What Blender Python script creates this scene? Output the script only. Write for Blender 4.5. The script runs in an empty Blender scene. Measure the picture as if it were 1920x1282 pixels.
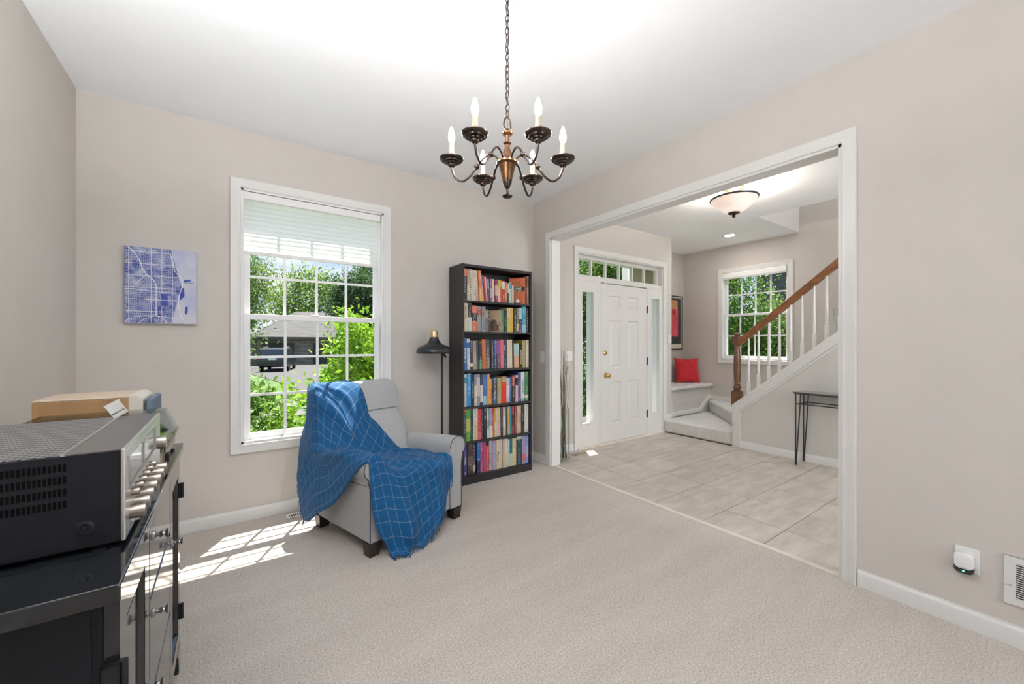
import bpy, bmesh, math, random
from mathutils import Vector, Matrix, Euler
from mathutils.bvhtree import BVHTree
random.seed(7)
SC = bpy.context.scene
COL = SC.collection

# ------------------------------------------------------------------ camera
cam_data = bpy.data.cameras.new('camera')
cam_data.sensor_width = 36.0
cam_data.lens = 14.054
cam_data.shift_y = 0.00045
cam_data.clip_start = 0.02
cam_data.clip_end = 500
cam = bpy.data.objects.new('camera', cam_data)
cam.location = (0, 0, 1.2532)
cam.rotation_euler = (math.pi / 2, 0, -0.6119)
COL.objects.link(cam)
SC.camera = cam

# ------------------------------------------------------------------ world, sun, fill lights, exposure
SC.view_settings.view_transform = 'Standard'
SC.view_settings.look = 'None'
SC.view_settings.gamma = 1.0
SC.view_settings.exposure = 0.10
SC.view_settings.use_curve_mapping = False
SC.cycles.use_denoising = True
SC.cycles.max_bounces = 10
SC.cycles.diffuse_bounces = 6
SC.cycles.glossy_bounces = 4
SC.cycles.transparent_max_bounces = 16
SC.cycles.caustics_reflective = False
SC.cycles.caustics_refractive = False
SC.cycles.sample_clamp_indirect = 8.0

world = bpy.data.worlds.new('sky')
SC.world = world
world.use_nodes = True
nt = world.node_tree
nt.nodes.clear()
wo = nt.nodes.new('ShaderNodeOutputWorld')
bg = nt.nodes.new('ShaderNodeBackground')
tc = nt.nodes.new('ShaderNodeTexCoord')
sep = nt.nodes.new('ShaderNodeSeparateXYZ')
nt.links.new(tc.outputs['Generated'], sep.inputs[0])
ramp = nt.nodes.new('ShaderNodeValToRGB')
ramp.color_ramp.elements[0].position = 0.0
ramp.color_ramp.elements[0].color = (0.50, 0.60, 0.78, 1)
ramp.color_ramp.elements[1].position = 0.6
ramp.color_ramp.elements[1].color = (0.22, 0.38, 0.74, 1)
nt.links.new(sep.outputs['Z'], ramp.inputs['Fac'])
noi = nt.nodes.new('ShaderNodeTexNoise')
noi.inputs['Scale'].default_value = 5.0
noi.inputs['Detail'].default_value = 8.0
mp = nt.nodes.new('ShaderNodeMapping')
mp.inputs['Scale'].default_value = (1, 1, 3.2)
nt.links.new(tc.outputs['Generated'], mp.inputs['Vector'])
nt.links.new(mp.outputs['Vector'], noi.inputs['Vector'])
cr = nt.nodes.new('ShaderNodeValToRGB')
cr.color_ramp.elements[0].position = 0.46
cr.color_ramp.elements[0].color = (0, 0, 0, 1)
cr.color_ramp.elements[1].position = 0.66
cr.color_ramp.elements[1].color = (1, 1, 1, 1)
nt.links.new(noi.outputs['Fac'], cr.inputs['Fac'])
mx = nt.nodes.new('ShaderNodeMixRGB')
nt.links.new(cr.outputs['Color'], mx.inputs['Fac'])
nt.links.new(ramp.outputs['Color'], mx.inputs['Color1'])
mx.inputs['Color2'].default_value = (0.80, 0.79, 0.79, 1)
nt.links.new(mx.outputs['Color'], bg.inputs['Color'])
bg.inputs['Strength'].default_value = 1.35
nt.links.new(bg.outputs['Background'], wo.inputs['Surface'])

def light(name, kind, loc, power, color=(1, 1, 1), size=None, size_y=None, direction=None, radius=None):
    ld = bpy.data.lights.new(name, kind)
    ld.energy = power
    ld.color = color
    if kind == 'AREA':
        ld.shape = 'RECTANGLE'
        ld.size = size
        ld.size_y = size_y
    if radius is not None:
        ld.shadow_soft_size = radius
    o = bpy.data.objects.new(name, ld)
    o.location = loc
    if direction is not None:
        o.rotation_euler = Vector(direction).to_track_quat('-Z', 'Y').to_euler()
    COL.objects.link(o)
    return o

sun = light('sun', 'SUN', (8, 14, 30), 17.0, (1.0, 0.95, 0.87), direction=(-0.55, -1.0, -2.62))
sun.data.angle = 0.009
# added area fills standing in for daylight, behind the camera
light('rear_fill_light', 'AREA', (1.70, -2.75, 1.35), 36, (0.94, 0.97, 1.0), 1.7, 2.1, direction=(0, 1, 0))
light('foyer_rear_fill_light', 'AREA', (3.85, -2.75, 1.35), 128, (0.96, 0.98, 1.0), 1.7, 2.1, direction=(0, 1, 0))


# ------------------------------------------------------------------ helpers
def tag(o, label=None, cat=None, group=None, kind=None):
    if label: o['label'] = label
    if cat: o['category'] = cat
    if group: o['group'] = group
    if kind: o['kind'] = kind
    return o

def empty(name, loc=(0, 0, 0), rz=0.0, label=None, cat=None, group=None, kind=None):
    o = bpy.data.objects.new(name, None)
    o.empty_display_size = 0.1
    o.location = loc
    o.rotation_euler = (0, 0, rz)
    COL.objects.link(o)
    return tag(o, label, cat, group, kind)

class MB:
    """collects shapes; build() links them as ONE mesh object"""
    def __init__(s):
        s.v = []; s.f = []; s.uv = None
    def add(s, verts, faces):
        n = len(s.v)
        s.v.extend([tuple(p) for p in verts])
        s.f.extend([tuple(i + n for i in f) for f in faces])
        return s
    def box(s, x0, y0, z0, x1, y1, z1):
        return s.add([(x0,y0,z0),(x1,y0,z0),(x1,y1,z0),(x0,y1,z0),(x0,y0,z1),(x1,y0,z1),(x1,y1,z1),(x0,y1,z1)],
                     [(0,3,2,1),(4,5,6,7),(0,1,5,4),(1,2,6,5),(2,3,7,6),(3,0,4,7)])
    def obox(s, p, q, w, h, up=(0, 0, 1)):
        """bar with a w x h section from p to q"""
        p = Vector(p); q = Vector(q); d = (q - p).normalized()
        side = d.cross(Vector(up))
        if side.length < 1e-6: side = Vector((1, 0, 0))
        side.normalize(); u = side.cross(d).normalized()
        c = []
        for e in (p, q):
            for a, b in ((-1,-1),(1,-1),(1,1),(-1,1)):
                c.append(e + side * (a * w / 2) + u * (b * h / 2))
        return s.add(c, [(0,3,2,1),(4,5,6,7),(0,1,5,4),(1,2,6,5),(2,3,7,6),(3,0,4,7)])
    def prism(s, poly, fn, lo, hi):
        """poly of (a,b); fn(a,b,t) -> xyz"""
        n = len(poly)
        vs = [fn(a, b, lo) for a, b in poly] + [fn(a, b, hi) for a, b in poly]
        fs = [tuple(range(n - 1, -1, -1)), tuple(range(n, 2 * n))]
        fs += [(i, (i + 1) % n, n + (i + 1) % n, n + i) for i in range(n)]
        return s.add(vs, fs)
    def lathe(s, prof, n=24, c=(0, 0, 0), axis='z', cap=True):
        vs = []; fs = []
        m = len(prof)
        for r, z in prof:
            for k in range(n):
                t = 2 * math.pi * k / n
                a, b = r * math.cos(t), r * math.sin(t)
                if axis == 'z': p = (c[0] + a, c[1] + b, c[2] + z)
                elif axis == 'x': p = (c[0] + z, c[1] + a, c[2] + b)
                else: p = (c[0] + b, c[1] + z, c[2] + a)
                vs.append(p)
        for i in range(m - 1):
            for k in range(n):
                k2 = (k + 1) % n
                fs.append((i*n+k, i*n+k2, (i+1)*n+k2, (i+1)*n+k))
        if cap:
            if prof[0][0] > 1e-6: fs.append(tuple(range(n - 1, -1, -1)))
            if prof[-1][0] > 1e-6: fs.append(tuple((m-1)*n + k for k in range(n)))
        return s.add(vs, fs)
    def tube(s, pts, r, n=8, closed=False):
        pts = [Vector(p) for p in pts]
        m = len(pts); vs = []; fs = []
        rr = r if isinstance(r, (list, tuple)) else [r] * m
        prev = None
        for i, p in enumerate(pts):
            if closed: d = pts[(i + 1) % m] - pts[i - 1]
            else: d = pts[min(i + 1, m - 1)] - pts[max(i - 1, 0)]
            d.normalize()
            if prev is None:
                u = d.orthogonal().normalized()
            else:
                u = prev - d * prev.dot(d)
                u = u.normalized() if u.length > 1e-6 else d.orthogonal().normalized()
            prev = u
            w = d.cross(u)
            for k in range(n):
                t = 2 * math.pi * k / n
                vs.append(p + (u * math.cos(t) + w * math.sin(t)) * rr[i])
        for i in range(m if closed else m - 1):
            j = (i + 1) % m
            for k in range(n):
                k2 = (k + 1) % n
                fs.append((i*n+k, i*n+k2, j*n+k2, j*n+k))
        if not closed:
            fs.append(tuple(range(n - 1, -1, -1)))
            fs.append(tuple((m-1)*n + k for k in range(n)))
        return s.add(vs, fs)
    def loft(s, rings, cap=True):
        n = len(rings[0]); vs = []; fs = []
        for r in rings: vs.extend(r)
        for i in range(len(rings) - 1):
            for k in range(n):
                k2 = (k + 1) % n
                fs.append((i*n+k, i*n+k2, (i+1)*n+k2, (i+1)*n+k))
        if cap:
            fs.append(tuple(range(n - 1, -1, -1)))
            fs.append(tuple((len(rings)-1)*n + k for k in range(n)))
        return s.add(vs, fs)
    def sweep(s, path, prof, fn, closed=False):
        """mitred sweep: path of (s,t) in a plane; prof of (offset, depth); fn(s,t,depth)->xyz"""
        m = len(path); P = [Vector((a, b)) for a, b in path]
        rings = []
        for i in range(m):
            if closed or 0 < i < m - 1:
                d0 = (P[i] - P[i - 1]).normalized(); d1 = (P[(i + 1) % m] - P[i]).normalized()
            elif i == 0: d0 = d1 = (P[1] - P[0]).normalized()
            else: d0 = d1 = (P[-1] - P[-2]).normalized()
            n0 = Vector((-d0.y, d0.x)); n1 = Vector((-d1.y, d1.x))
            nn = (n0 + n1).normalized(); k = 1.0 / max(0.3, nn.dot(n0))
            rings.append([fn(*(P[i] + nn * (o * k)), dp) for o, dp in prof])
        if closed: rings.append(rings[0])
        return s.loft(rings, cap=not closed)
    def build(s, name, mat, parent=None, smooth=False, bevel=0.0, seg=2, loc=None, rot=None, fixn=True):
        me = bpy.data.meshes.new(name)
        me.from_pydata(s.v, [], s.f)
        if fixn:
            bm = bmesh.new(); bm.from_mesh(me)
            bmesh.ops.recalc_face_normals(bm, faces=bm.faces)
            bm.to_mesh(me); bm.free()
        if s.uv is not None:
            uvl = me.uv_layers.new(name='UVMap')
            for lp in me.loops: uvl.data[lp.index].uv = s.uv[lp.vertex_index]
        if mat is not None: me.materials.append(mat)
        if smooth:
            me.shade_smooth()
            if smooth is not True: me.set_sharp_from_angle(angle=math.radians(smooth))
        me.update()
        o = bpy.data.objects.new(name, me)
        COL.objects.link(o)
        if loc is not None: o.location = loc
        if rot is not None: o.rotation_euler = rot
        if parent is not None: o.parent = parent
        if bevel > 0:
            b = o.modifiers.new('bevel', 'BEVEL')
            b.width = bevel; b.segments = seg; b.limit_method = 'ANGLE'; b.angle_limit = math.radians(40)
        return o

def bx(x0, y0, z0, x1, y1, z1): return MB().box(x0, y0, z0, x1, y1, z1)

def copy_tree(o, parent=None):
    c = o.copy()
    COL.objects.link(c)
    c.parent = parent
    for ch in list(o.children): copy_tree(ch, c)
    return c

def text(name, body, size, mat, parent=None, loc=(0, 0, 0), rot=(0, 0, 0), extrude=0.0004, align='CENTER', sx=1.0):
    cu = bpy.data.curves.new(name, 'FONT')
    cu.body = body; cu.size = size; cu.extrude = extrude; cu.offset = size * 0.018
    cu.align_x = align; cu.align_y = 'CENTER'; cu.resolution_u = 3
    cu.materials.append(mat)
    o = bpy.data.objects.new(name, cu)
    o.location = loc; o.rotation_euler = rot; o.scale = (sx, 1, 1)
    COL.objects.link(o)
    me = bpy.data.meshes.new_from_object(o)
    bpy.data.objects.remove(o)
    o = bpy.data.objects.new(name, me)
    o.location = loc; o.rotation_euler = rot; o.scale = (sx, 1, 1)
    COL.objects.link(o)
    if parent is not None: o.parent = parent
    return o

# ------------------------------------------------------------------ materials
def newmat(name):
    m = bpy.data.materials.new(name); m.use_nodes = True
    t = m.node_tree; t.nodes.clear()
    out = t.nodes.new('ShaderNodeOutputMaterial')
    return m, t, out

def N(t, kind, **kw):
    n = t.nodes.new(kind)
    for k, v in kw.items():
        if k in n.inputs: n.inputs[k].default_value = v
        else: setattr(n, k, v)
    return n

def P(name, col, rough=0.5, metal=0.0, var=0.06, vscale=6.0, bump=0.0, bscale=150.0, stretch=(1, 1, 1), coat=0.0, sheen=0.0, emit=None, estr=0.0, spec=0.5, detail=4.0):
    m, t, out = newmat(name)
    b = N(t, 'ShaderNodeBsdfPrincipled')
    b.inputs['Roughness'].default_value = rough
    b.inputs['Metallic'].default_value = metal
    b.inputs['Specular IOR Level'].default_value = spec
    b.inputs['Coat Weight'].default_value = coat
    b.inputs['Sheen Weight'].default_value = sheen
    tcn = N(t, 'ShaderNodeTexCoord'); mpn = N(t, 'ShaderNodeMapping')
    mpn.inputs['Scale'].default_value = stretch
    t.links.new(tcn.outputs['Object'], mpn.inputs['Vector'])
    nz = N(t, 'ShaderNodeTexNoise'); nz.inputs['Scale'].default_value = vscale; nz.inputs['Detail'].default_value = detail
    t.links.new(mpn.outputs['Vector'], nz.inputs['Vector'])
    cr = N(t, 'ShaderNodeValToRGB')
    lo = [max(0, c * (1 - var)) for c in col]; hi = [min(1, c * (1 + var)) for c in col]
    cr.color_ramp.elements[0].position = 0.3; cr.color_ramp.elements[0].color = (*lo, 1)
    cr.color_ramp.elements[1].position = 0.7; cr.color_ramp.elements[1].color = (*hi, 1)
    t.links.new(nz.outputs['Fac'], cr.inputs['Fac'])
    t.links.new(cr.outputs['Color'], b.inputs['Base Color'])
    if bump > 0:
        bn = N(t, 'ShaderNodeTexNoise'); bn.inputs['Scale'].default_value = bscale; bn.inputs['Detail'].default_value = 3.0
        t.links.new(mpn.outputs['Vector'], bn.inputs['Vector'])
        bp = N(t, 'ShaderNodeBump'); bp.inputs['Strength'].default_value = bump; bp.inputs['Distance'].default_value = 0.004
        t.links.new(bn.outputs['Fac'], bp.inputs['Height']); t.links.new(bp.outputs['Normal'], b.inputs['Normal'])
    if emit is not None:
        b.inputs['Emission Color'].default_value = (*emit, 1); b.inputs['Emission Strength'].default_value = estr
    t.links.new(b.outputs['BSDF'], out.inputs['Surface'])
    return m

def glassmat(name, tint=(1, 1, 1), refl=1.0, rough=0.0, ior=1.45):
    m, t, out = newmat(name)
    tr = N(t, 'ShaderNodeBsdfTransparent'); tr.inputs['Color'].default_value = (*tint, 1)
    gl = N(t, 'ShaderNodeBsdfGlossy'); gl.inputs['Roughness'].default_value = rough
    fr = N(t, 'ShaderNodeFresnel'); fr.inputs['IOR'].default_value = ior
    mu = N(t, 'ShaderNodeMath', operation='MULTIPLY'); mu.inputs[1].default_value = refl
    t.links.new(fr.outputs['Fac'], mu.inputs[0])
    mixn = N(t, 'ShaderNodeMixShader')
    t.links.new(mu.outputs[0], mixn.inputs['Fac'])
    t.links.new(tr.outputs['BSDF'], mixn.inputs[1]); t.links.new(gl.outputs['BSDF'], mixn.inputs[2])
    t.links.new(mixn.outputs['Shader'], out.inputs['Surface'])
    return m

def translucent(name, col, mixf=0.5, rough=0.8, tcol=None):
    m, t, out = newmat(name)
    d = N(t, 'ShaderNodeBsdfDiffuse'); d.inputs['Color'].default_value = (*col, 1)
    tl = N(t, 'ShaderNodeBsdfTranslucent'); tl.inputs['Color'].default_value = (*(tcol or col), 1)
    mi = N(t, 'ShaderNodeMixShader'); mi.inputs['Fac'].default_value = mixf
    t.links.new(d.outputs['BSDF'], mi.inputs[1]); t.links.new(tl.outputs['BSDF'], mi.inputs[2])
    t.links.new(mi.outputs['Shader'], out.inputs['Surface'])
    return m

def leafmat(name, c0, c1, mixf=0.35):
    m, t, out = newmat(name)
    g = N(t, 'ShaderNodeNewGeometry')
    cr = N(t, 'ShaderNodeValToRGB')
    cr.color_ramp.elements[0].color = (*c0, 1); cr.color_ramp.elements[1].color = (*c1, 1)
    t.links.new(g.outputs['Random Per Island'], cr.inputs['Fac'])
    d = N(t, 'ShaderNodeBsdfPrincipled'); d.inputs['Roughness'].default_value = 0.55; d.inputs['Specular IOR Level'].default_value = 0.3
    tl = N(t, 'ShaderNodeBsdfTranslucent')
    t.links.new(cr.outputs['Color'], d.inputs['Base Color']); t.links.new(cr.outputs['Color'], tl.inputs['Color'])
    mi = N(t, 'ShaderNodeMixShader'); mi.inputs['Fac'].default_value = mixf
    t.links.new(d.outputs['BSDF'], mi.inputs[1]); t.links.new(tl.outputs['BSDF'], mi.inputs[2])
    t.links.new(mi.outputs['Shader'], out.inputs['Surface'])
    return m

def carpetmat(name, col, streak=True):
    m, t, out = newmat(name)
    b = N(t, 'ShaderNodeBsdfPrincipled'); b.inputs['Roughness'].default_value = 0.95; b.inputs['Specular IOR Level'].default_value = 0.1
    b.inputs['Sheen Weight'].default_value = 0.15
    tcn = N(t, 'ShaderNodeTexCoord')
    fine = N(t, 'ShaderNodeTexNoise'); fine.inputs['Scale'].default_value = 130; fine.inputs['Detail'].default_value = 4
    t.links.new(tcn.outputs['Object'], fine.inputs['Vector'])
    r1 = N(t, 'ShaderNodeMapRange'); r1.inputs[1].default_value = 0.3; r1.inputs[2].default_value = 0.7; r1.inputs[3].default_value = 0.70; r1.inputs[4].default_value = 1.22
    t.links.new(fine.outputs['Fac'], r1.inputs[0])
    mpn = N(t, 'ShaderNodeMapping'); mpn.inputs['Rotation'].default_value = (0, 0, 0.75); mpn.inputs['Scale'].default_value = (0.7, 4.0, 1)
    t.links.new(tcn.outputs['Object'], mpn.inputs['Vector'])
    big = N(t, 'ShaderNodeTexNoise'); big.inputs['Scale'].default_value = 1.6; big.inputs['Detail'].default_value = 5; big.inputs['Roughness'].default_value = 0.6
    t.links.new(mpn.outputs['Vector'], big.inputs['Vector'])
    r2 = N(t, 'ShaderNodeMapRange'); r2.inputs[1].default_value = 0.3; r2.inputs[2].default_value = 0.7; r2.inputs[3].default_value = 0.93; r2.inputs[4].default_value = 1.06
    t.links.new(big.outputs['Fac'], r2.inputs[0])
    mu = N(t, 'ShaderNodeMath', operation='MULTIPLY')
    t.links.new(r1.outputs[0], mu.inputs[0]); t.links.new(r2.outputs[0], mu.inputs[1])
    vm = N(t, 'ShaderNodeVectorMath', operation='SCALE'); vm.inputs[0].default_value = col
    t.links.new(mu.outputs[0], vm.inputs['Scale'])
    t.links.new(vm.outputs['Vector'], b.inputs['Base Color'])
    bp = N(t, 'ShaderNodeBump'); bp.inputs['Strength'].default_value = 0.7; bp.inputs['Distance'].default_value = 0.006
    t.links.new(fine.outputs['Fac'], bp.inputs['Height']); t.links.new(bp.outputs['Normal'], b.inputs['Normal'])
    t.links.new(b.outputs['BSDF'], out.inputs['Surface'])
    return m

M = {}
M['wall'] = P('greige_wall_paint', (0.588, 0.550, 0.514), 0.85, var=0.015, bump=0.05, bscale=180, spec=0.25)
M['wall_pale'] = P('pale_grey_wall_paint', (0.62, 0.60, 0.57), 0.85, var=0.015, bump=0.05, bscale=180, spec=0.25)
M['ceiling'] = P('white_ceiling_paint', (0.875, 0.885, 0.905), 0.9, var=0.01, bump=0.04, bscale=120, spec=0.2)
M['trim'] = P('white_trim_gloss', (0.72, 0.71, 0.695), 0.35, var=0.01)
M['trim_matte'] = P('white_door_paint', (0.71, 0.695, 0.675), 0.45, var=0.01)
M['carpet'] = carpetmat('beige_carpet', (0.555, 0.500, 0.450))
M['stair_carpet'] = carpetmat('grey_stair_carpet', (0.68, 0.665, 0.64))
M['strip'] = P('cream_threshold', (0.72, 0.66, 0.56), 0.5)
M['grout'] = P('grout', (0.20, 0.165, 0.13), 0.9, var=0.1, vscale=40)
M['vinyl'] = P('vinyl_window_frame', (0.82, 0.82, 0.82), 0.4, var=0.01)
M['pane'] = glassmat('window_glass', (0.98, 0.995, 0.99), 0.07)
M['clear'] = glassmat('clear_glass', (0.975, 0.99, 0.985), 0.45, ior=1.45)
M['black_metal'] = P('black_metal', (0.02, 0.021, 0.024), 0.4, 0.6, var=0.1)
M['dark_grey_metal'] = P('dark_grey_iron', (0.05, 0.055, 0.06), 0.45, 0.7, var=0.1)
M['brass'] = P('brass', (0.72, 0.50, 0.22), 0.25, 1.0, var=0.08, vscale=30)
M['nickel'] = P('brushed_nickel', (0.62, 0.60, 0.57), 0.3, 1.0, var=0.05, vscale=60)
M['plate'] = P('white_plastic', (0.80, 0.79, 0.77), 0.4, var=0.01)
M['slot'] = P('dark_slot', (0.003, 0.003, 0.003), 0.9, var=0.2, spec=0.05)

# ================================================================== THE SETTING
XL, XR, YW, H = -0.745, 2.651, 3.381, 2.74
XR2 = 2.76            # foyer face of the right wall
YB = -2.55            # rear wall
XS, YN = 6.29, 3.88   # stair wall, nook back wall
YO = 3.475             # outside face of the front wall

def struct(o, label, cat): return tag(o, label, cat, kind='structure')

def cells(mb, a0, a1, z0, z1, holes, fn):
    A = sorted({a0, a1, *[h[0] for h in holes], *[h[1] for h in holes]})
    Z = sorted({z0, z1, *[h[2] for h in holes], *[h[3] for h in holes]})
    A = [a for a in A if a0 <= a <= a1]; Z = [z for z in Z if z0 <= z <= z1]
    for i in range(len(A) - 1):
        for j in range(len(Z) - 1):
            ca, cz = (A[i] + A[i+1]) / 2, (Z[j] + Z[j+1]) / 2
            if any(h[0] < ca < h[1] and h[2] < cz < h[3] for h in holes): continue
            fn(mb, A[i], A[i+1], Z[j], Z[j+1])
    return mb

# openings
WX0, WX1, WZ0, WZ1 = 0.055, 1.048, 0.54, 2.336        # big window
DX0, DX1, DZ1 = 3.30, 4.967, 2.325                    # front door unit
OY0, OY1, OZ1 = 0.73, 3.092, 2.306                    # cased opening
SY0, SY1, SZ0, SZ1 = 2.325, 3.235, 0.995, 2.33        # stair window

w = cells(MB(), XL - 0.12, 5.171, -0.3, 5.0, [(WX0, WX1, WZ0, WZ1), (DX0, DX1, 0.0, DZ1)],
          lambda m, a, b, c, d: m.box(a, YW, c, b, YO, d)).build('wall_front', M['wall'])
struct(w, 'greige front wall with the tall window and the white front door', 'wall')
w = bx(XL - 0.12, YB, -0.1, XL, YW, H + 0.1).build('wall_left', M['wall'])
struct(w, 'greige wall at the left behind the black cabinet', 'wall')
w = cells(MB(), YB, YW, -0.1, H + 0.1, [(OY0, OY1, -0.1, OZ1)],
          lambda m, a, b, c, d: m.box(XR, a, c, XR2, b, d)).build('wall_right', M['wall'])
struct(w, 'greige right wall with the wide cased opening to the foyer', 'wall')
w = MB()
cells(w, XL - 0.12, XR, -0.1, H + 0.1, [(0.85, 2.55, 0.35, 2.35)], lambda m, a, b, c, d: m.box(a, YB - 0.15, c, b, YB, d))
cells(w, XR, XS, -0.1, 5.3, [(3.05, 4.65, 0.35, 2.35)], lambda m, a, b, c, d: m.box(a, YB - 0.15, c, b, YB, d))
struct(w.build('wall_rear', M['wall']), 'rear wall behind the camera', 'wall')
# stair wall (far right) with its window, nook walls, shaft above
w = cells(MB(), YB, YN + 0.15, -0.1, 5.3, [(SY0, SY1, SZ0, SZ1)],
          lambda m, a, b, c, d: m.box(XS, a, c, XS + 0.16, b, d)).build('wall_stair', M['wall'])
struct(w, 'greige wall beside the stairs with the leafy window', 'wall')
w = MB().box(5.06, YN, -0.3, XS, YN + 0.15, 5.0).box(5.06, YO, -0.3, 5.171, YN, 5.0)
struct(w.build('wall_nook', M['wall']), 'greige nook wall behind the window seat', 'wall')
w = MB().box(5.11, 2.199, H + 0.001, XS, 2.30, 5.3).box(5.01, YB, H + 0.001, 5.111, 2.30, 5.3)
struct(w.build('wall_stairwell', M['wall_pale']), 'pale wall inside the stairwell above the foyer ceiling', 'wall')
# ceilings
c = MB().box(XL - 0.12, YB, H, XR + 0.05, YW, H + 0.12)
struct(c.build('ceiling', M['ceiling']), 'white ceiling of the room with the chandelier', 'ceiling')
c = MB().box(XR2 - 0.06, YB, H, 5.11, YW + 0.02, H + 0.16).box(5.11, 2.20, H, XS, YN, H + 0.16).box(5.01, YB, 5.2, XS, 2.3, 5.3)
struct(c.build('ceiling', M['ceiling']), 'white foyer ceiling with the stairwell cut out', 'ceiling')
# floors
f = bx(XL - 0.1, YB, -0.12, 2.664, YW, 0.0).build('floor', M['carpet'])
struct(f, 'beige cut pile carpet covering the room', 'floor')
f = bx(2.664, YB, -0.12, 2.702, YW, 0.006).build('trim_1', M['strip'], bevel=0.004)
struct(f, 'cream threshold strip between carpet and tiles', 'trim')
f = bx(2.702, YB, -0.12, XS, YN, -0.003).build('floor', M['grout'])
struct(f, 'foyer floor of large pale stone-look tiles', 'floor')
FLOOR_T = f
def tilemat():
    m, t, out = newmat('stone_look_tile')
    b = N(t, 'ShaderNodeBsdfPrincipled'); b.inputs['Roughness'].default_value = 0.34
    tcn = N(t, 'ShaderNodeTexCoord'); oi = N(t, 'ShaderNodeObjectInfo')
    add = N(t, 'ShaderNodeVectorMath', operation='ADD')
    sc = N(t, 'ShaderNodeVectorMath', operation='SCALE'); sc.inputs[0].default_value = (13, 7, 0)
    t.links.new(oi.outputs['Random'], sc.inputs['Scale'])
    t.links.new(tcn.outputs['Object'], add.inputs[0]); t.links.new(sc.outputs['Vector'], add.inputs[1])
    mpn = N(t, 'ShaderNodeMapping'); mpn.inputs['Scale'].default_value = (1.2, 4.5, 1)
    t.links.new(add.outputs['Vector'], mpn.inputs['Vector'])
    nz = N(t, 'ShaderNodeTexNoise'); nz.inputs['Scale'].default_value = 2.2; nz.inputs['Detail'].default_value = 8; nz.inputs['Roughness'].default_value = 0.62
    t.links.new(mpn.outputs['Vector'], nz.inputs['Vector'])
    cr = N(t, 'ShaderNodeValToRGB')
    cr.color_ramp.elements[0].position = 0.30; cr.color_ramp.elements[0].color = (0.42, 0.37, 0.315, 1)
    cr.color_ramp.elements[1].position = 0.72; cr.color_ramp.elements[1].color = (0.66, 0.60, 0.53, 1)
    t.links.new(nz.outputs['Fac'], cr.inputs['Fac'])
    mr = N(t, 'ShaderNodeMapRange'); mr.inputs[3].default_value = 0.93; mr.inputs[4].default_value = 1.05
    t.links.new(oi.outputs['Random'], mr.inputs[0])
    vm = N(t, 'ShaderNodeVectorMath', operation='SCALE')
    t.links.new(cr.outputs['Color'], vm.inputs[0]); t.links.new(mr.outputs[0], vm.inputs['Scale'])
    t.links.new(vm.outputs['Vector'], b.inputs['Base Color'])
    bp = N(t, 'ShaderNodeBump'); bp.inputs['Strength'].default_value = 0.08; bp.inputs['Distance'].default_value = 0.004
    t.links.new(nz.outputs['Fac'], bp.inputs['Height']); t.links.new(bp.outputs['Normal'], b.inputs['Normal'])
    t.links.new(b.outputs['BSDF'], out.inputs['Surface'])
    return m
M['tile'] = tilemat()
tile_meshes = {}
ys = [3.375] + [3.10 - 0.3925 * k for k in range(0, 12)]
xs = [2.704, 3.025, 3.415, 3.80, 4.20, 4.59, 4.955]
for i in range(len(ys) - 1):
    for j in range(len(xs) - 1):
        y1, y0 = ys[i] - 0.003, ys[i+1] + 0.003
        x0, x1 = xs[j] + 0.003, xs[j+1] - 0.003
        key = (round(x1 - x0, 4), round(y1 - y0, 4))
        if key not in tile_meshes:
            o = bx(0, 0, 0, key[0], key[1], 0.008).build('tile', M['tile'], FLOOR_T, bevel=0.0015, seg=1)
            tile_meshes[key] = o
        else:
            o = tile_meshes[key].copy(); COL.objects.link(o); o.parent = FLOOR_T
        o.location = (x0, y0, -0.0078 + 0.0005 * ((i * 7 + j * 3) % 3))

# ---- casings and baseboards
CAS = [(0, 0), (0, 0.011), (0.006, 0.014), (0.02, 0.012), (0.034, 0.016), (0.046, 0.018), (0.058, 0.020), (0.062, 0.018), (0.0635, 0.0)]
def casing(name, path, fn, closed, mat, parent=None): return MB().sweep(path, CAS, fn, closed).build(name, mat, parent, smooth=30)
# cased opening
o = casing('trim_2', [(OY1, 0.0), (OY1, OZ1), (OY0, OZ1), (OY0, 0.0)][::-1], lambda s_, t_, d: (XR - d, s_, t_), False, M['trim'])
struct(o, 'white casing around the wide opening, room side', 'trim')
casing('casing', [(OY1, 0.0), (OY1, OZ1), (OY0, OZ1), (OY0, 0.0)][::-1], lambda s_, t_, d: (XR2 + d, s_, t_), False, M['trim'], o)
j = MB().box(XR - 0.003, OY1 - 0.016, 0, XR2 + 0.003, OY1 + 0.003, OZ1 + 0.003).box(XR - 0.003, OY0 - 0.003, 0, XR2 + 0.003, OY0 + 0.016, OZ1 + 0.003)
j.box(XR - 0.003, OY0, OZ1 - 0.016, XR2 + 0.003, OY1, OZ1 + 0.003)
j.build('jamb', M['trim'], o)
BASE = [(0, 0), (0.014, 0), (0.014, 0.066), (0.011, 0.074), (0.006, 0.080), (0.005, 0.086), (0, 0.086)]
def baseboard(name, path, label):
    # path in plan; profile offset = into the room (left of the path direction), depth = height
    o = MB().sweep(path, BASE, lambda a, b, d: (a, b, d), False).build(name, M['trim'], smooth=30)
    return struct(o, label, 'baseboard')
baseboard('baseboard_front', [(XR, YW), (XL, YW)], 'white baseboard under the tall window and behind the armchair')
baseboard('baseboard_left', [(XL, YW), (XL, YB)], 'white baseboard of the left wall')
baseboard('baseboard_right', [(XR, OY0 - 0.067), (XR, YB)][::-1], 'white baseboard right of the cased opening')
baseboard('baseboard_right', [(XR, OY1 + 0.067), (XR, YW)], 'short white baseboard between bookcase corner and cased opening')
baseboard('baseboard_foyer', [(3.236, YW), (XR2, YW)], 'white baseboard behind the glass vase left of the front door')
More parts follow.
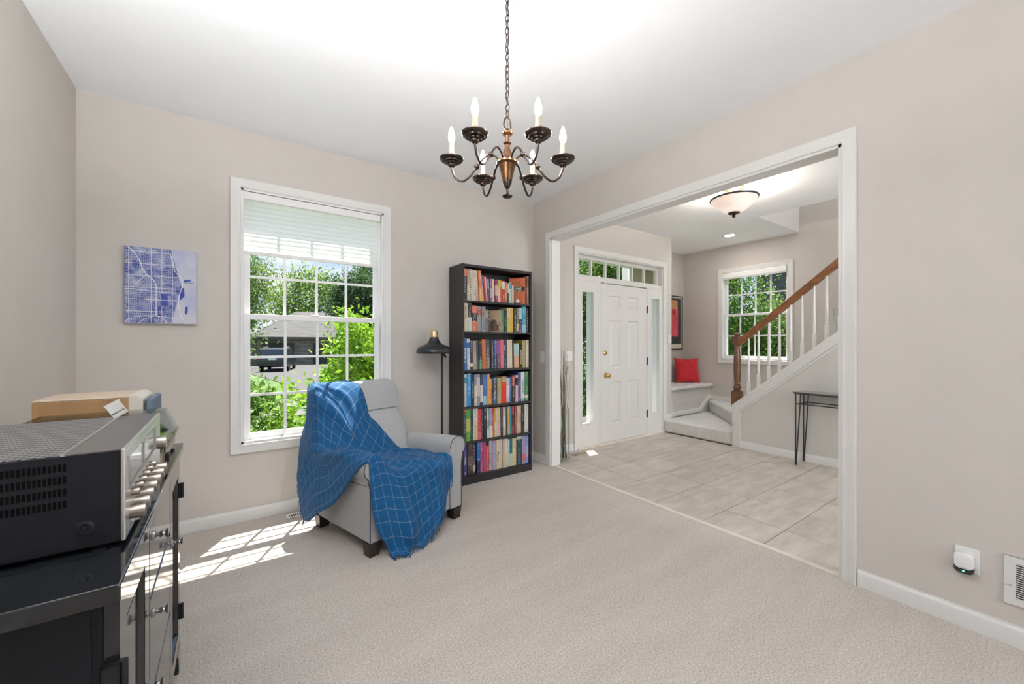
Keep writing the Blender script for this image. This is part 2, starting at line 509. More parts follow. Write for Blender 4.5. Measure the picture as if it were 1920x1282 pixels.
baseboard('baseboard_foyer', [(4.96, YB), (4.96, 2.34)], 'white baseboard along the stair knee wall behind the console table')

# ---- double hung windows
def sash(parent, s0, s1, z0, z1, stile, rail_b, rail_t, cols, rows, fn, d0, d1, mun=0.018):
    """fn(s, z, depth) -> xyz; depth measured outward"""
    def rbx(mb, a, b, c, d, p, q):
        vs = [fn(a, c, p), fn(b, c, p), fn(b, c, q), fn(a, c, q), fn(a, d, p), fn(b, d, p), fn(b, d, q), fn(a, d, q)]
        mb.add(vs, [(0,3,2,1),(4,5,6,7),(0,1,5,4),(1,2,6,5),(2,3,7,6),(3,0,4,7)])
    m = MB()
    rbx(m, s0, s0 + stile, z0, z1, d0, d1); rbx(m, s1 - stile, s1, z0, z1, d0, d1)
    rbx(m, s0 + stile, s1 - stile, z0, z0 + rail_b, d0, d1); rbx(m, s0 + stile, s1 - stile, z1 - rail_t, z1, d0, d1)
    S = m.build('sash', M['vinyl'], parent, bevel=0.003)
    gs0, gs1, gz0, gz1 = s0 + stile, s1 - stile, z0 + rail_b, z1 - rail_t
    dm = (d0 + d1) / 2
    for k in range(1, cols):
        m = MB(); c = gs0 + (gs1 - gs0) * k / cols
        rbx(m, c - mun / 2, c + mun / 2, gz0, gz1, dm - 0.006, dm + 0.006); m.build('muntin', M['vinyl'], S)
    for k in range(1, rows):
        m = MB(); c = gz0 + (gz1 - gz0) * k / rows
        rbx(m, gs0, gs1, c - mun / 2, c + mun / 2, dm - 0.0055, dm + 0.0055); m.build('muntin', M['vinyl'], S)
    for i in range(cols):
        for k in range(rows):
            a = gs0 + (gs1 - gs0) * i / cols; b = gs0 + (gs1 - gs0) * (i + 1) / cols
            c = gz0 + (gz1 - gz0) * k / rows; d = gz0 + (gz1 - gz0) * (k + 1) / rows
            m = MB(); m.add([fn(a, c, dm), fn(b, c, dm), fn(b, d, dm), fn(a, d, dm)], [(0, 1, 2, 3)])
            m.build('pane', M['pane'], S, fixn=False)
    return S

# window 1: front wall
W1 = casing('window_1', [(WX0, WZ0), (WX1, WZ0), (WX1, WZ1), (WX0, WZ1)][::-1], lambda s_, t_, d: (s_, YW - d, t_), True, M['trim'])
struct(W1, 'tall white double hung window with muntins behind the armchair', 'window')
jb = MB()
jb.box(WX0 - 0.004, YW - 0.004, WZ0 - 0.004, WX0 + 0.014, YO, WZ1); jb.box(WX1 - 0.014, YW - 0.004, WZ0, WX1 + 0.004, YO, WZ1)
jb.box(WX0, YW - 0.004, WZ1 - 0.014, WX1, YO, WZ1 + 0.004); jb.box(WX0, YW - 0.004, WZ0 - 0.004, WX1, YO, WZ0 + 0.016)
jb.build('jamb', M['vinyl'], W1)
f1 = lambda s_, z_, d: (s_, YW + d, z_)
sash(W1, WX0 + 0.016, WX1 - 0.016, WZ0 + 0.016, 1.458, 0.040, 0.046, 0.040, 4, 3, f1, 0.045, 0.080)
sash(W1, WX0 + 0.016, WX1 - 0.016, 1.425, WZ1 - 0.014, 0.040, 0.034, 0.04, 4, 3, f1, 0.085, 0.120)
bx(0.50, YW + 0.040, 1.458, 0.56, YW + 0.075, 1.470).build('sash_lock', M['nickel'], W1, bevel=0.003)
bx(WX0 + 0.06, YW + 0.038, WZ0 + 0.016, WX1 - 0.06, YW + 0.046, WZ0 + 0.022).build('weather_strip', M['nickel'], W1)

# cellular shade, hangs in the window
BL = empty('pleated_shade', (0.54, YW + 0.022, 1.88), label='white pleated cellular shade pulled halfway over the tall window', cat='blind')
M['shade'] = translucent('shade_fabric', (0.94, 0.94, 0.95), 0.6, tcol=(0.97, 0.97, 0.98))
bx(-0.482, -0.022, 0.385, 0.484, 0.02, 0.438).build('head_rail', M['vinyl'], BL, bevel=0.004)
m = MB(); npl = 11; z0, z1 = 0.024, 0.385
pts = []
for k in range(npl * 2 + 1):
    zz = z0 + (z1 - z0) * k / (npl * 2)
    pts.append((0.002 if k % 2 else -0.006, zz))
for (ya, za), (yb, zb) in zip(pts[:-1], pts[1:]):
    m.add([(-0.478, ya, za), (0.468, ya, za), (0.468, yb, zb), (-0.478, yb, zb)], [(0, 1, 2, 3)])
m.build('fabric', M['shade'], BL, fixn=False)
bx(-0.480, -0.014, 0.0, 0.470, 0.012, 0.024).build('bottom_rail', M['vinyl'], BL, bevel=0.004)
MB().tube([(0.476, -0.014, 0.36), (0.482, -0.016, 0.3), (0.474, -0.016, 0.0), (0.480, -0.016, -0.45), (0.470, -0.016, -0.62)], 0.0025, 6).build('cord', M['vinyl'], BL, smooth=True)

# window 2: stair wall
S2 = casing('window_2', [(SY0, SZ0), (SY1, SZ0), (SY1, SZ1), (SY0, SZ1)][::-1], lambda s_, t_, d: (XS - d, s_, t_), True, M['trim'])
struct(S2, 'white double hung window beside the stairs with trees outside', 'window')
jb = MB()
jb.box(XS - 0.004, SY0 - 0.004, SZ0, XS + 0.16, SY0 + 0.014, SZ1); jb.box(XS - 0.004, SY1 - 0.014, SZ0, XS + 0.16, SY1 + 0.004, SZ1)
jb.box(XS - 0.004, SY0, SZ1 - 0.014, XS + 0.16, SY1, SZ1 + 0.004); jb.box(XS - 0.004, SY0, SZ0 - 0.004, XS + 0.16, SY1, SZ0 + 0.016)
jb.build('jamb', M['vinyl'], S2)
f2 = lambda s_, z_, d: (XS + d, s_, z_)
sash(S2, SY0 + 0.016, SY1 - 0.016, SZ0 + 0.016, 1.69, 0.030, 0.04, 0.034, 4, 2, f2, 0.035, 0.065)
sash(S2, SY0 + 0.016, SY1 - 0.016, 1.66, SZ1 - 0.014, 0.036, 0.03, 0.04, 4, 2, f2, 0.07, 0.10)
B2 = empty('roller_shade', (XS - 0.01, 2.78, 2.24), label='white shade rolled up at the top of the stair window', cat='blind')
bx(-0.02, -0.435, 0.0, 0.03, 0.438, 0.072).build('cassette', M['vinyl'], B2, bevel=0.005)
bx(-0.012, -0.43, -0.014, 0.012, 0.432, 0.0).build('bottom_rail', M['vinyl'], B2, bevel=0.003)

# unseen rear windows behind the camera, added to carry the fill lights
for i, (x0, x1, nm) in enumerate([(0.85, 2.55, 'window_3'), (3.05, 4.65, 'window_4')]):
    W = MB().sweep([(x0, 0.35), (x1, 0.35), (x1, 2.35), (x0, 2.35)][::-1], CAS, lambda s_, t_, d: (s_, YB + d, t_), True).build(nm, M['trim'], smooth=30)
    struct(W, ['wide unseen rear window added behind the camera for fill light', 'unseen rear foyer window added behind the camera for fill light'][i], 'window')
    n = 3 if i == 0 else 2
    for k in range(n):
        a = x0 + (x1 - x0) * k / n; b = x0 + (x1 - x0) * (k + 1) / n
        sash(W, a, b, 0.35, 2.35, 0.05, 0.05, 0.05, 1, 1, lambda s_, z_, d: (s_, YB - d, z_), 0.05, 0.09)

# ---- front door unit
D = casing('door_1', [(DX0 + 0.005, 0.0), (DX0 + 0.005, DZ1 - 0.012), (DX1 - 0.005, DZ1 - 0.012), (DX1 - 0.005, 0.0)], lambda s_, t_, d: (s_, YW - d, t_), False, M['trim'])
struct(D, 'white six panel front door with sidelights and transom window', 'door')
fr = MB()
fr.box(DX0 - 0.004, YW + 0.001, 0, 3.328, YO + 0.025, DZ1); fr.box(4.940, YW + 0.001, 0, DX1 + 0.004, YO + 0.025, DZ1)
fr.box(DX0, YW + 0.001, 2.300, DX1, YO + 0.02, DZ1 + 0.004)
fr.box(3.328, YW + 0.004, 1.990, 4.940, YO + 0.02, 2.040)
fr.box(3.668, YW + 0.002, 0, 3.704, YO + 0.025, 1.990); fr.box(4.612, YW + 0.002, 0, 4.640, YO + 0.025, 1.990)
fr.build('frame', M['trim_matte'], D, bevel=0.003)
bx(3.30, YW - 0.03, -0.006, 4.965, YO + 0.05, 0.014).build('sill', M['strip'], D, bevel=0.004)
# sidelights
for x0, x1, g0, g1 in ((3.328, 3.668, 3.380, 3.575), (4.640, 4.940, 4.712, 4.880)):
    m = MB()
    cells(m, x0, x1, 0.014, 1.990, [(g0, g1, 0.290, 1.857)], lambda q, a, b, c_, d_: q.box(a, YW + 0.004, c_, b, YW + 0.048, d_))
    SL = m.build('sidelight', M['trim_matte'], D)
    rim = MB().sweep([(g0, 1.857), (g1, 1.857), (g1, 0.290), (g0, 0.290)], [(-0.004, 0), (-0.004, 0.008), (0.006, 0.010), (0.014, 0.006), (0.016, 0)], lambda s_, t_, d: (s_, YW + 0.004 - d, t_), True)
    rim.build('glass_bead', M['trim'], SL, smooth=30)
    bx(g1, YW + 0.048, 0.014, x1, YO + 0.025, 1.990).build('outer_jamb', M['vinyl'], SL); bx(x0, YW + 0.048, 0.014, g0, YO + 0.025, 1.990).build('outer_jamb', M['vinyl'], SL)
    MB().add([(g0, YW + 0.026, 0.290), (g1, YW + 0.026, 0.290), (g1, YW + 0.026, 1.857), (g0, YW + 0.026, 1.857)], [(0, 1, 2, 3)]).build('pane', M['pane'], SL, fixn=False)
# transom
m = MB(); T0, T1, TZ0, TZ1 = 3.328, 4.940, 2.040, 2.300; ty = YW + 0.068
cells(m, T0, T1, TZ0, TZ1, [(3.345, 4.895, 2.070, 2.260)], lambda q, a, b, c_, d_: q.box(a, ty, c_, b, ty + 0.04, d_))
TR = m.build('transom', M['trim_matte'], D)
for k in range(1, 6):
    c = 3.345 + (4.895 - 3.345) * k / 6
    bx(c - 0.011, ty - 0.006, 2.070, c + 0.011, ty + 0.03, 2.260).build('muntin', M['trim'], TR)
for k in range(6):
    a = 3.345 + 1.55 * k / 6; b = 3.345 + 1.55 * (k + 1) / 6
    MB().add([(a, ty + 0.02, 2.07), (b, ty + 0.02, 2.07), (b, ty + 0.02, 2.26), (a, ty + 0.02, 2.26)], [(0, 1, 2, 3)]).build('pane', M['pane'], TR, fixn=False)
# leaf with six raised panels
LX0, LX1 = 3.709, 4.607
pan = []
for x0, x1 in ((3.868, 4.072), (4.222, 4.430)):
    for z0, z1 in ((0.235, 0.765), (0.93, 1.53), (1.68, 1.84)):
        pan.append((x0, x1, z0, z1))
m = MB()
cells(m, LX0, LX1, 0.018, 1.978, pan, lambda q, a, b, c_, d_: q.box(a, YW + 0.006, c_, b, YW + 0.050, d_))
LF = m.build('door_leaf', M['trim_matte'], D)
for x0, x1, z0, z1 in pan:
    q = MB(); g = 0.022; gg = 0.042
    y0, y1, y2 = YW + 0.006, YW + 0.020, YW + 0.009
    R = lambda e, y: [(x0 + e, y, z0 + e), (x1 - e, y, z0 + e), (x1 - e, y, z1 - e), (x0 + e, y, z1 - e)]
    q.loft([R(0, y0), R(0.010, y1), R(g, y1), R(gg, y2)], cap=False)
    n = len(q.v); q.f.append((n-4, n-3, n-2, n-1))
    q.build('panel', M['trim_matte'], LF)
kn = MB().lathe([(0.0, 0.0), (0.034, 0.0), (0.034, 0.006), (0.016, 0.012), (0.013, 0.034), (0.027, 0.046), (0.030, 0.060), (0.020, 0.072), (0.0, 0.075)], 20, (0, 0, 0), 'y')
kn.v = [(x, -y, z) for x, y, z in kn.v]
kn.build('knob', M['brass'], LF, smooth=40, loc=(3.794, YW + 0.006, 0.846))
dbm = MB().lathe([(0.0, 0.0), (0.030, 0.0), (0.029, 0.010), (0.020, 0.016), (0.0, 0.016)], 20, (0, 0, 0), 'y')
dbm.v = [(x, -y, z) for x, y, z in dbm.v]; dbm.box(-0.004, -0.034, -0.012, 0.004, -0.012, 0.012)
dbm.build('deadbolt', M['brass'], LF, smooth=40, loc=(3.776, YW + 0.006, 1.126))
for z in (0.29, 1.0, 1.70):
    bx(4.606, YW - 0.006, z - 0.05, 4.620, YW + 0.006, z + 0.05).build('hinge', M['dark_grey_metal'], D)
bx(3.76, YW - 0.004, 1.972, 3.80, YW + 0.006, 1.986).build('sensor', M['plate'], D)

# ---- stairs, knee wall, window seat
KX = 4.96
SLP = 0.845
capz = lambda y: 0.491 + SLP * (2.421 - y)
K = MB()
K.prism([(2.421, -0.02), (2.421, 0.46), (-0.44, capz(-0.44) - 0.03), (-0.44, -0.02)], lambda a, b, t: (t, a, b), KX + 0.004, KX + 0.118)
kw = K.build('wall_knee', M['wall_pale'])
struct(kw, 'pale knee wall under the stair railing', 'wall')
# white skirt band: vertical end, sloped cap band
band = MB()
band.prism([(2.425, 0.0), (2.425, 0.491), (-0.44, capz(-0.44)), (-0.44, capz(-0.44) - 0.100), (2.346, 0.438), (2.346, 0.0)], lambda a, b, t: (t, a, b), KX - 0.006, KX + 0.004)
band.build('skirt', M['trim'], kw, bevel=0.002)
band = MB()
band.prism([(2.350, 0.0), (2.350, 0.432), (-0.44, capz(-0.44) - 0.106), (-0.44, capz(-0.44) - 0.124), (2.332, 0.418), (2.332, 0.0)], lambda a, b, t: (t, a, b), KX - 0.008, KX + 0.004)
band.build('molding', M['trim'], kw, bevel=0.002)
MB().prism([(2.430, 0.478), (2.430, 0.500), (-0.44, capz(-0.44) + 0.012), (-0.44, capz(-0.44) - 0.010)], lambda a, b, t: (t, a, b), KX - 0.014, KX + 0.136).build('cap', M['trim'], kw, bevel=0.004)
bx(KX - 0.006, 2.421, 0, KX + 0.122, 2.428, 0.49).build('end_board', M['trim'], kw)
# carpeted steps
ST = empty('stairs', (5.6, 2.6, 0.0))
struct(ST, 'pale grey carpeted stairs turning behind the newel post', 'stairs')
def step(poly, z0, z1):
    m = MB().prism(poly, lambda a, b, t: (a - 5.6, b - 2.6, t), z0, z1)
    return m.build('step', M['stair_carpet'], ST, bevel=0.028, seg=4)
step([(4.968, 2.432), (6.286, 2.432), (6.286, 3.402), (4.968, 3.375)], 0.0, 0.172)
step([(5.15, 2.432), (6.286, 2.432), (6.286, 3.400), (6.20, 3.400)], 0.170, 0.342)
step([(5.085, 2.40), (6.286, 2.40), (6.286, 2.43), (5.085, 2.43)], 0.0, 0.510)
for k in range(12):
    y1 = 2.40 - 0.2 * k
    step([(5.085, y1 - 0.205), (6.286, y1 - 0.205), (6.286, y1), (5.085, y1)], max(0.0, 0.17 * (k + 2)), 0.17 * (k + 3))
# bench
bn = empty('window_seat', (5.7, 3.6, 0.0))
struct(bn, 'white built-in window seat in the nook beside the stairs', 'bench')
bx(5.173, 3.412, 0.0, XS - 0.002, 3.43, 0.56).build('front_panel', M['wall_pale'], bn, loc=(-5.7, -3.6, 0))
t = bx(5.173, 3.372, 0.556, XS - 0.002, YN - 0.002, 0.602).build('seat_board', M['trim'], bn, bevel=0.014, seg=3, loc=(-5.7, -3.6, 0))
tr = MB().sweep([(5.02, 0.178), (5.98, 0.178), (6.20, 0.348), (6.286, 0.348)], [(0, 0), (0, 0.012), (0.055, 0.012), (0.062, 0.008), (0.065, 0)], lambda a, b, d: (a, 3.412 - d, b)).build('trim_3', M['trim'], smooth=30)
struct(tr, 'white skirting rising along the steps under the window seat', 'trim')
bx(XS - 0.014, 2.30, 0.342, XS, 3.40, 0.408).build('skirting', M['trim'], tr)
bx(5.02, YW - 0.014, 0.0, 5.171, YW, 0.24).build('skirting', M['trim'], tr)

# ================================================================== STAIR RAILING
M['oak'] = P('stained_oak', (0.22, 0.085, 0.03), 0.3, var=0.35, vscale=9, stretch=(6, 1, 1), bump=0.05, bscale=60)
M['oak_post'] = P('stained_oak_post', (0.14, 0.06, 0.026), 0.3, var=0.35, vscale=9, stretch=(6, 6, 1), bump=0.05, bscale=60)
RXc = 5.02
NP = empty('newel_post', (RXc, 2.40, 0.478), label='turned oak newel post at the foot of the stair railing', cat='post')
bx(-0.05, -0.05, 0.0, 0.05, 0.05, 0.185).build('base_block', M['oak_post'], NP, bevel=0.005)
MB().lathe([(0.046, 0.185), (0.046, 0.195), (0.030, 0.205), (0.044, 0.222), (0.046, 0.235), (0.032, 0.255), (0.030, 0.262), (0.040, 0.270), (0.030, 0.280), (0.036, 0.33), (0.040, 0.45), (0.038, 0.58), (0.033, 0.70), (0.030, 0.725), (0.040, 0.733), (0.040, 0.742), (0.034, 0.75)], 20).build('turned_shaft', M['oak_post'], NP, smooth=40)
bx(-0.043, -0.043, 0.748, 0.043, 0.043, 0.850).build('top_block', M['oak_post'], NP, bevel=0.010, seg=2)
MB().lathe([(0.028, 0.846), (0.026, 0.858), (0.036, 0.866), (0.036, 0.884), (0.024, 0.894), (0.0, 0.898)], 20).build('finial', M['oak_post'], NP, smooth=40)
railz = lambda y: 1.262 + SLP * (2.36 - y)
prof = [(-0.022, -0.040), (0.022, -0.040), (0.026, -0.018), (0.034, -0.004), (0.034, 0.018), (0.026, 0.034), (0.010, 0.042), (-0.010, 0.042), (-0.026, 0.034), (-0.034, 0.018), (-0.034, -0.004), (-0.026, -0.018)]
HR = MB()
HR.loft([[(RXc + a, y, railz(y) + b * 1.15) for a, b in prof] for y in (2.362, -0.4)])
tag(HR.build('handrail', M['oak'], smooth=35), 'sloping stained oak handrail rising from the newel post', 'handrail')
M['baluster'] = P('white_baluster_paint', (0.80, 0.79, 0.775), 0.35, var=0.01)
bal0 = None
ordn = ['first', 'second', 'third', 'fourth', 'fifth', 'sixth', 'seventh', 'eighth', 'ninth', 'tenth', 'eleventh', 'twelfth']
for k in range(12):
    y = 2.268 - 0.1085 * k
    zb = capz(y) + 0.002
    if bal0 is None:
        B = empty('baluster', (0, 0, 0))
        q = MB(); pz = 0.0135
        q.add([(-0.016, -0.016, pz), (0.016, -0.016, pz), (0.016, 0.016, -pz), (-0.016, 0.016, -pz), (-0.016, -0.016, 0.165), (0.016, -0.016, 0.165), (0.016, 0.016, 0.165), (-0.016, 0.016, 0.165)],
              [(0,3,2,1),(4,5,6,7),(0,1,5,4),(1,2,6,5),(2,3,7,6),(3,0,4,7)])
        q.build('base_block', M['baluster'], B, bevel=0.002)
        MB().lathe([(0.016, 0.164), (0.015, 0.172), (0.010, 0.180), (0.0145, 0.190), (0.0145, 0.196), (0.011, 0.206), (0.0145, 0.24), (0.0135, 0.34), (0.010, 0.60), (0.009, 0.715)], 12).build('turned_shaft', M['baluster'], B, smooth=40)
        bal0 = B
    else:
        B = copy_tree(bal0)
    B.location = (RXc, y, zb)
    # rail and cap run parallel: keep the top inside the rail
    tag(B, f'{ordn[k]} white turned baluster counted from the newel post', 'baluster', 'white balusters of the stair railing')

# ornament on the cap beside the railing
G = empty('glass_pitcher', (5.00, 1.408, capz(1.408) + 0.014), label='small clear glass pitcher on the sloping stair cap by the opening', cat='pitcher')
MB().lathe([(0.012, 0.0), (0.024, 0.004), (0.020, 0.05), (0.034, 0.10), (0.044, 0.16), (0.036, 0.20), (0.045, 0.235), (0.043, 0.235), (0.034, 0.20), (0.042, 0.16), (0.032, 0.10), (0.018, 0.05), (0.0, 0.012)], 20, cap=False).build('body', M['clear'], G, smooth=True)
MB().tube([(0, 0.04, 0.21), (0, 0.075, 0.20), (0, 0.085, 0.16), (0, 0.07, 0.11), (0, 0.036, 0.09)], 0.005, 8).build('handle', M['clear'], G, smooth=True)

# ================================================================== FOYER THINGS
# console table
CT = empty('console_table', (4.84, 1.30, 0.0), label='dark iron console table with glass top against the knee wall', cat='table')
bx(-0.125, -0.42, 0.738, 0.112, 0.405, 0.748).build('glass_top', P('smoked_glass_top', (0.10, 0.10, 0.10), 0.08, var=0.05, coat=0.5), CT, bevel=0.002)
TB = M['dark_grey_metal']
def leg(x, y, sy):
    m = MB()
    m.tube([(x, y, 0.738), (x * 0.995, y, 0.0)], 0.007, 8)
    m.tube([(x, y - sy * 0.045, 0.738), (x, y - sy * 0.036, 0.55), (x, y - sy * 0.004, 0.0)], 0.006, 8)
    m.build('leg', TB, CT, smooth=40)
for x in (-0.105, 0.098):
    for y, sy in ((0.385, 1), (-0.395, -1)): leg(x, y, sy)
for x in (-0.105, 0.098):
    bx(x - 0.005, -0.40, 0.622, x + 0.005, 0.39, 0.632).build('stretcher', TB, CT)
for y in (0.36, -0.37):
    bx(-0.105, y - 0.005, 0.618, 0.098, y + 0.005, 0.628).build('stretcher', TB, CT)
bx(-0.115, -0.41, 0.726, 0.108, 0.395, 0.738).build('top_frame', TB, CT)
# red cushion
CU = MB(); n = 18; hw, th = 0.205, 0.075
def cush(sgn):
    vs = []; fs = []
    for i in range(n + 1):
        for j in range(n + 1):
            u = -1 + 2 * i / n; v = -1 + 2 * j / n
            k = (1 - abs(u) ** 2.6) * (1 - abs(v) ** 2.6)
            pin = 0.10 * (1 - abs(u) ** 2) * abs(v) ** 4, 0.10 * (1 - abs(v) ** 2) * abs(u) ** 4
            x = hw * u * (1 - pin[1]); z = hw * v * (1 - pin[0])
            vs.append((x, sgn * th * (k ** 0.55) + 0.004 * math.sin(9 * u + 5 * v) * k, z))
    for i in range(n):
        for j in range(n):
            a = i * (n + 1) + j
            fs.append((a, a + 1, a + n + 2, a + n + 1))
    CU.add(vs, fs)
cush(-1); cush(1)
M['red'] = P('red_fabric', (0.52, 0.012, 0.022), 0.85, var=0.1, vscale=40, bump=0.15, bscale=400, sheen=0.2)
o = CU.build('cushion', M['red'], smooth=True, loc=(6.07, 3.69, 0.80), rot=(-0.22, 0.02, -0.52))
tag(o, 'red square cushion on the white window seat', 'cushion')
# framed picture on the nook wall
PF = empty('framed_picture', (5.93, YN - 0.002, 1.15), label='framed abstract print in red and charcoal on the nook wall', cat='picture')
pw, ph = 0.275, 0.86
m = MB().sweep([(-pw, 0), (-pw, ph), (pw, ph), (pw, 0)], [(0, 0), (0, 0.022), (0.014, 0.022), (0.014, 0)], lambda a, b, d: (a, -d, b), True)
m.build('frame', M['black_metal'], PF)
bx(-pw, -0.010, 0, pw, -0.004, ph).build('mat_board', P('cream_mat_board', (0.66, 0.60, 0.50), 0.8), PF)
bx(-pw + 0.02, -0.012, 0.075, pw - 0.018, -0.010, ph - 0.022).build('print', P('charcoal_print', (0.045, 0.047, 0.05), 0.6, var=0.25, vscale=12), PF)
bx(-pw + 0.05, -0.0130, 0.20, pw - 0.115, -0.0118, 0.66).build('print_block', P('red_pink_print', (0.60, 0.075, 0.10), 0.6, var=0.3, vscale=9), PF)
bx(-pw + 0.05, -0.0130, 0.66, pw - 0.125, -0.0118, 0.80).build('print_block', P('ochre_print', (0.55, 0.27, 0.12), 0.6, var=0.2, vscale=15), PF)
MB().lathe([(0, 0), (0.045, 0), (0.045, 0.001), (0, 0.001)], 24, (pw - 0.235, -0.0142, 0.60), 'y').build('print_block', P('dark_red_print', (0.30, 0.02, 0.03), 0.6), PF)

# vase with dry reeds
V = empty('glass_vase', (2.895, 3.17, 0.0), label='tall clear cylinder vase of dry reeds beside the front door', cat='vase')
MB().lathe([(0.0, 0.0), (0.066, 0.0), (0.068, 0.006), (0.066, 0.55), (0.063, 0.55), (0.064, 0.02), (0.0, 0.018)], 28, cap=False).build('cylinder', M['clear'], V, smooth=40)
M['reed'] = P('dry_reed', (0.16, 0.135, 0.095), 0.8, var=0.5, vscale=30)
rg = random.Random(3)
for k in range(30):
    a = rg.uniform(0, 6.28); r0 = rg.uniform(0, 0.045); r1 = min(0.052, r0 + 0.012); h = rg.uniform(0.86, 1.20)
    b = a + rg.uniform(-0.8, 0.8) + 2.6
    pts = [(r0 * math.cos(a), r0 * math.sin(a), 0.024)]
    for s_ in (0.25, 0.5, 0.75, 1.0):
        q = (1 - s_)
        pts.append((q * r0 * math.cos(a) + s_ * (0.050 * math.cos(b)) * (1.2 if s_ == 1 else 1) + rg.uniform(-.006, .006), q * r0 * math.sin(a) + s_ * 0.050 * math.sin(b) + rg.uniform(-.006, .006), 0.024 + h * s_))
    MB().tube(pts, [0.0024, 0.0024, 0.0022, 0.0019, 0.001], 6).build('reed', M['reed'], V, smooth=True)
MB().tube([(-0.02, 0.0, 0.024), (0.05, 0.0, 0.55), (0.15, 0.02, 1.08)], [0.002, 0.002, 0.001], 6).build('reed', M['reed'], V, smooth=True)

# switches, outlets, registers
def switch_plate(loc, rz, gangs, label):
    e = empty('light_switch', loc, rz, label=label, cat='switch', group='wall switches')
    w = 0.036 + 0.023 * (gangs - 1)
    bx(-w, -0.006, -0.058, w, 0.0, 0.058).build('plate', M['plate'], e, bevel=0.003)
    for g in range(gangs):
        c = (g - (gangs - 1) / 2) * 0.046
        bx(c - 0.005, -0.013, -0.004, c + 0.005, -0.005, 0.014).build('toggle', M['plate'], e, bevel=0.001)
        for z in (-0.03, 0.03):
            MB().lathe([(0, 0), (0.003, 0), (0.003, 0.001), (0, 0.001)], 10, (c, -0.007, z), 'y').build('screw', M['nickel'], e)
switch_plate((XR, 3.222, 1.10), -math.pi / 2, 1, 'white single light switch between bookcase and cased opening')
switch_plate((3.162, YW, 1.098), 0, 2, 'white double light switch above the reed vase')
switch_plate((5.118, YW, 1.300), 0, 1, 'white single light switch right of the front door')

# night light adapter on its outlet
OP = empty('outlet_plate', (XR, 0.289, 0.299), -math.pi / 2, label='white outlet plate low on the right wall behind the plugged-in sensor', cat='outlet')
bx(-0.036, -0.006, -0.054, 0.036, 0.0, 0.054).build('plate', M['plate'], OP, bevel=0.002)
bx(-0.017, -0.008, -0.036, 0.017, -0.005, 0.036).build('receptacle', M['plate'], OP, bevel=0.002)
PG = empty('plug_in_sensor', (XR - 0.0085, 0.296, 0.292), -math.pi / 2, label='white plug-in sensor with black base and green light on the right wall', cat='sensor')
def sq(hx, hz, y, cz=0.0, e=4.0, n=32):
    r = []
    for k in range(n):
        t = 2 * math.pi * k / n; c, s_ = math.cos(t), math.sin(t)
        r.append((hx * math.copysign(abs(c) ** (2 / e), c), y, cz + hz * math.copysign(abs(s_) ** (2 / e), s_)))
    return r
MB().loft([sq(0.029, 0.032, 0.0, 0.006), sq(0.031, 0.034, -0.006, 0.006), sq(0.031, 0.034, -0.026, 0.006), sq(0.027, 0.030, -0.034, 0.006), sq(0.015, 0.018, -0.036, 0.006)]).build('body', P('glossy_white_plastic', (0.84, 0.84, 0.85), 0.25, var=0.01), PG, smooth=50)
MB().loft([sq(0.0285, 0.020, -0.002, -0.026, 3), sq(0.0305, 0.021, -0.008, -0.026, 3), sq(0.0305, 0.021, -0.025, -0.026, 3), sq(0.027, 0.019, -0.0325, -0.026, 3)]).build('base', P('glossy_black_plastic', (0.015, 0.016, 0.016), 0.25), PG, smooth=50)
MB().lathe([(0.0, 0.0), (0.0035, 0.0), (0.003, 0.0015), (0.0, 0.002)], 12, (0.0, -0.0345, -0.0335), 'y').build('status_light', P('green_led', (0.1, 0.9, 0.4), 0.4, emit=(0.15, 1.0, 0.45), estr=3.0), PG)
for k in range(5):
    bx(-0.008 + k * 0.0034, -0.0352, -0.0215, -0.0055 + k * 0.0034, -0.0346, -0.0185).build('logo_mark', P('grey_print', (0.35, 0.35, 0.35), 0.6) if k == 0 else bpy.data.materials['grey_print'], PG)
# return air grille
RG = empty('wall_register', (XR, 0.035, 0.268), -math.pi / 2, label='white slatted return air register low on the right wall', cat='vent')
bx(-0.152, -0.004, -0.098, 0.152, 0.0, 0.098).build('backing', M['slot'], RG)
m = MB(); cells(m, -0.152, 0.152, -0.098, 0.098, [(-0.121, 0.121, -0.072, 0.075)], lambda q, a, b, c_, d_: q.box(a, -0.009, c_, b, -0.003, d_))
m.build('frame', M['trim'], RG)
for k in range(17):
    z = -0.068 + k * 0.0087
    MB().prism([(-0.0085, z), (-0.0078, z + 0.002), (-0.003, z - 0.003), (-0.0036, z - 0.005)], lambda a, b, t: (t, a, b), -0.121, 0.121).build('slat', M['trim'], RG)
MB().lathe([(0, 0), (0.004, 0), (0.004, 0.001), (0, 0.001)], 10, (-0.135, -0.0102, -0.02), 'y').build('screw', M['nickel'], RG)
# floor registers
def floor_register(loc, L, W, mat, n, label):
    e = empty('floor_register', loc, 0, label=label, cat='vent', group='floor registers')
    bx(-L / 2, -W / 2, 0.0, L / 2, W / 2, 0.002).build('backing', M['slot'], e)
    m = MB(); cells(m, -L / 2, L / 2, -W / 2, W / 2, [(-L / 2 + 0.022, L / 2 - 0.022, -W / 2 + 0.018, W / 2 - 0.018)], lambda q, a, b, c_, d_: q.box(a, c_, 0.0, b, d_, 0.006))
    m.build('frame', mat, e, bevel=0.002, seg=1)
    for k in range(n):
        x = -L / 2 + 0.022 + (L - 0.044) * (k + 0.5) / n
        bx(x - 0.003, -W / 2 + 0.018, 0.001, x + 0.003, W / 2 - 0.018, 0.0055).build('slat', mat, e)
floor_register((0.49, 3.272, 0.001), 0.34, 0.085, M['plate'], 22, 'pale floor register in the carpet beneath the tall window')
floor_register((3.235, 3.243, 0.001), 0.28, 0.078, P('tan_metal', (0.52, 0.44, 0.35), 0.5), 16, 'tan floor register in the tiles before the left sidelight')

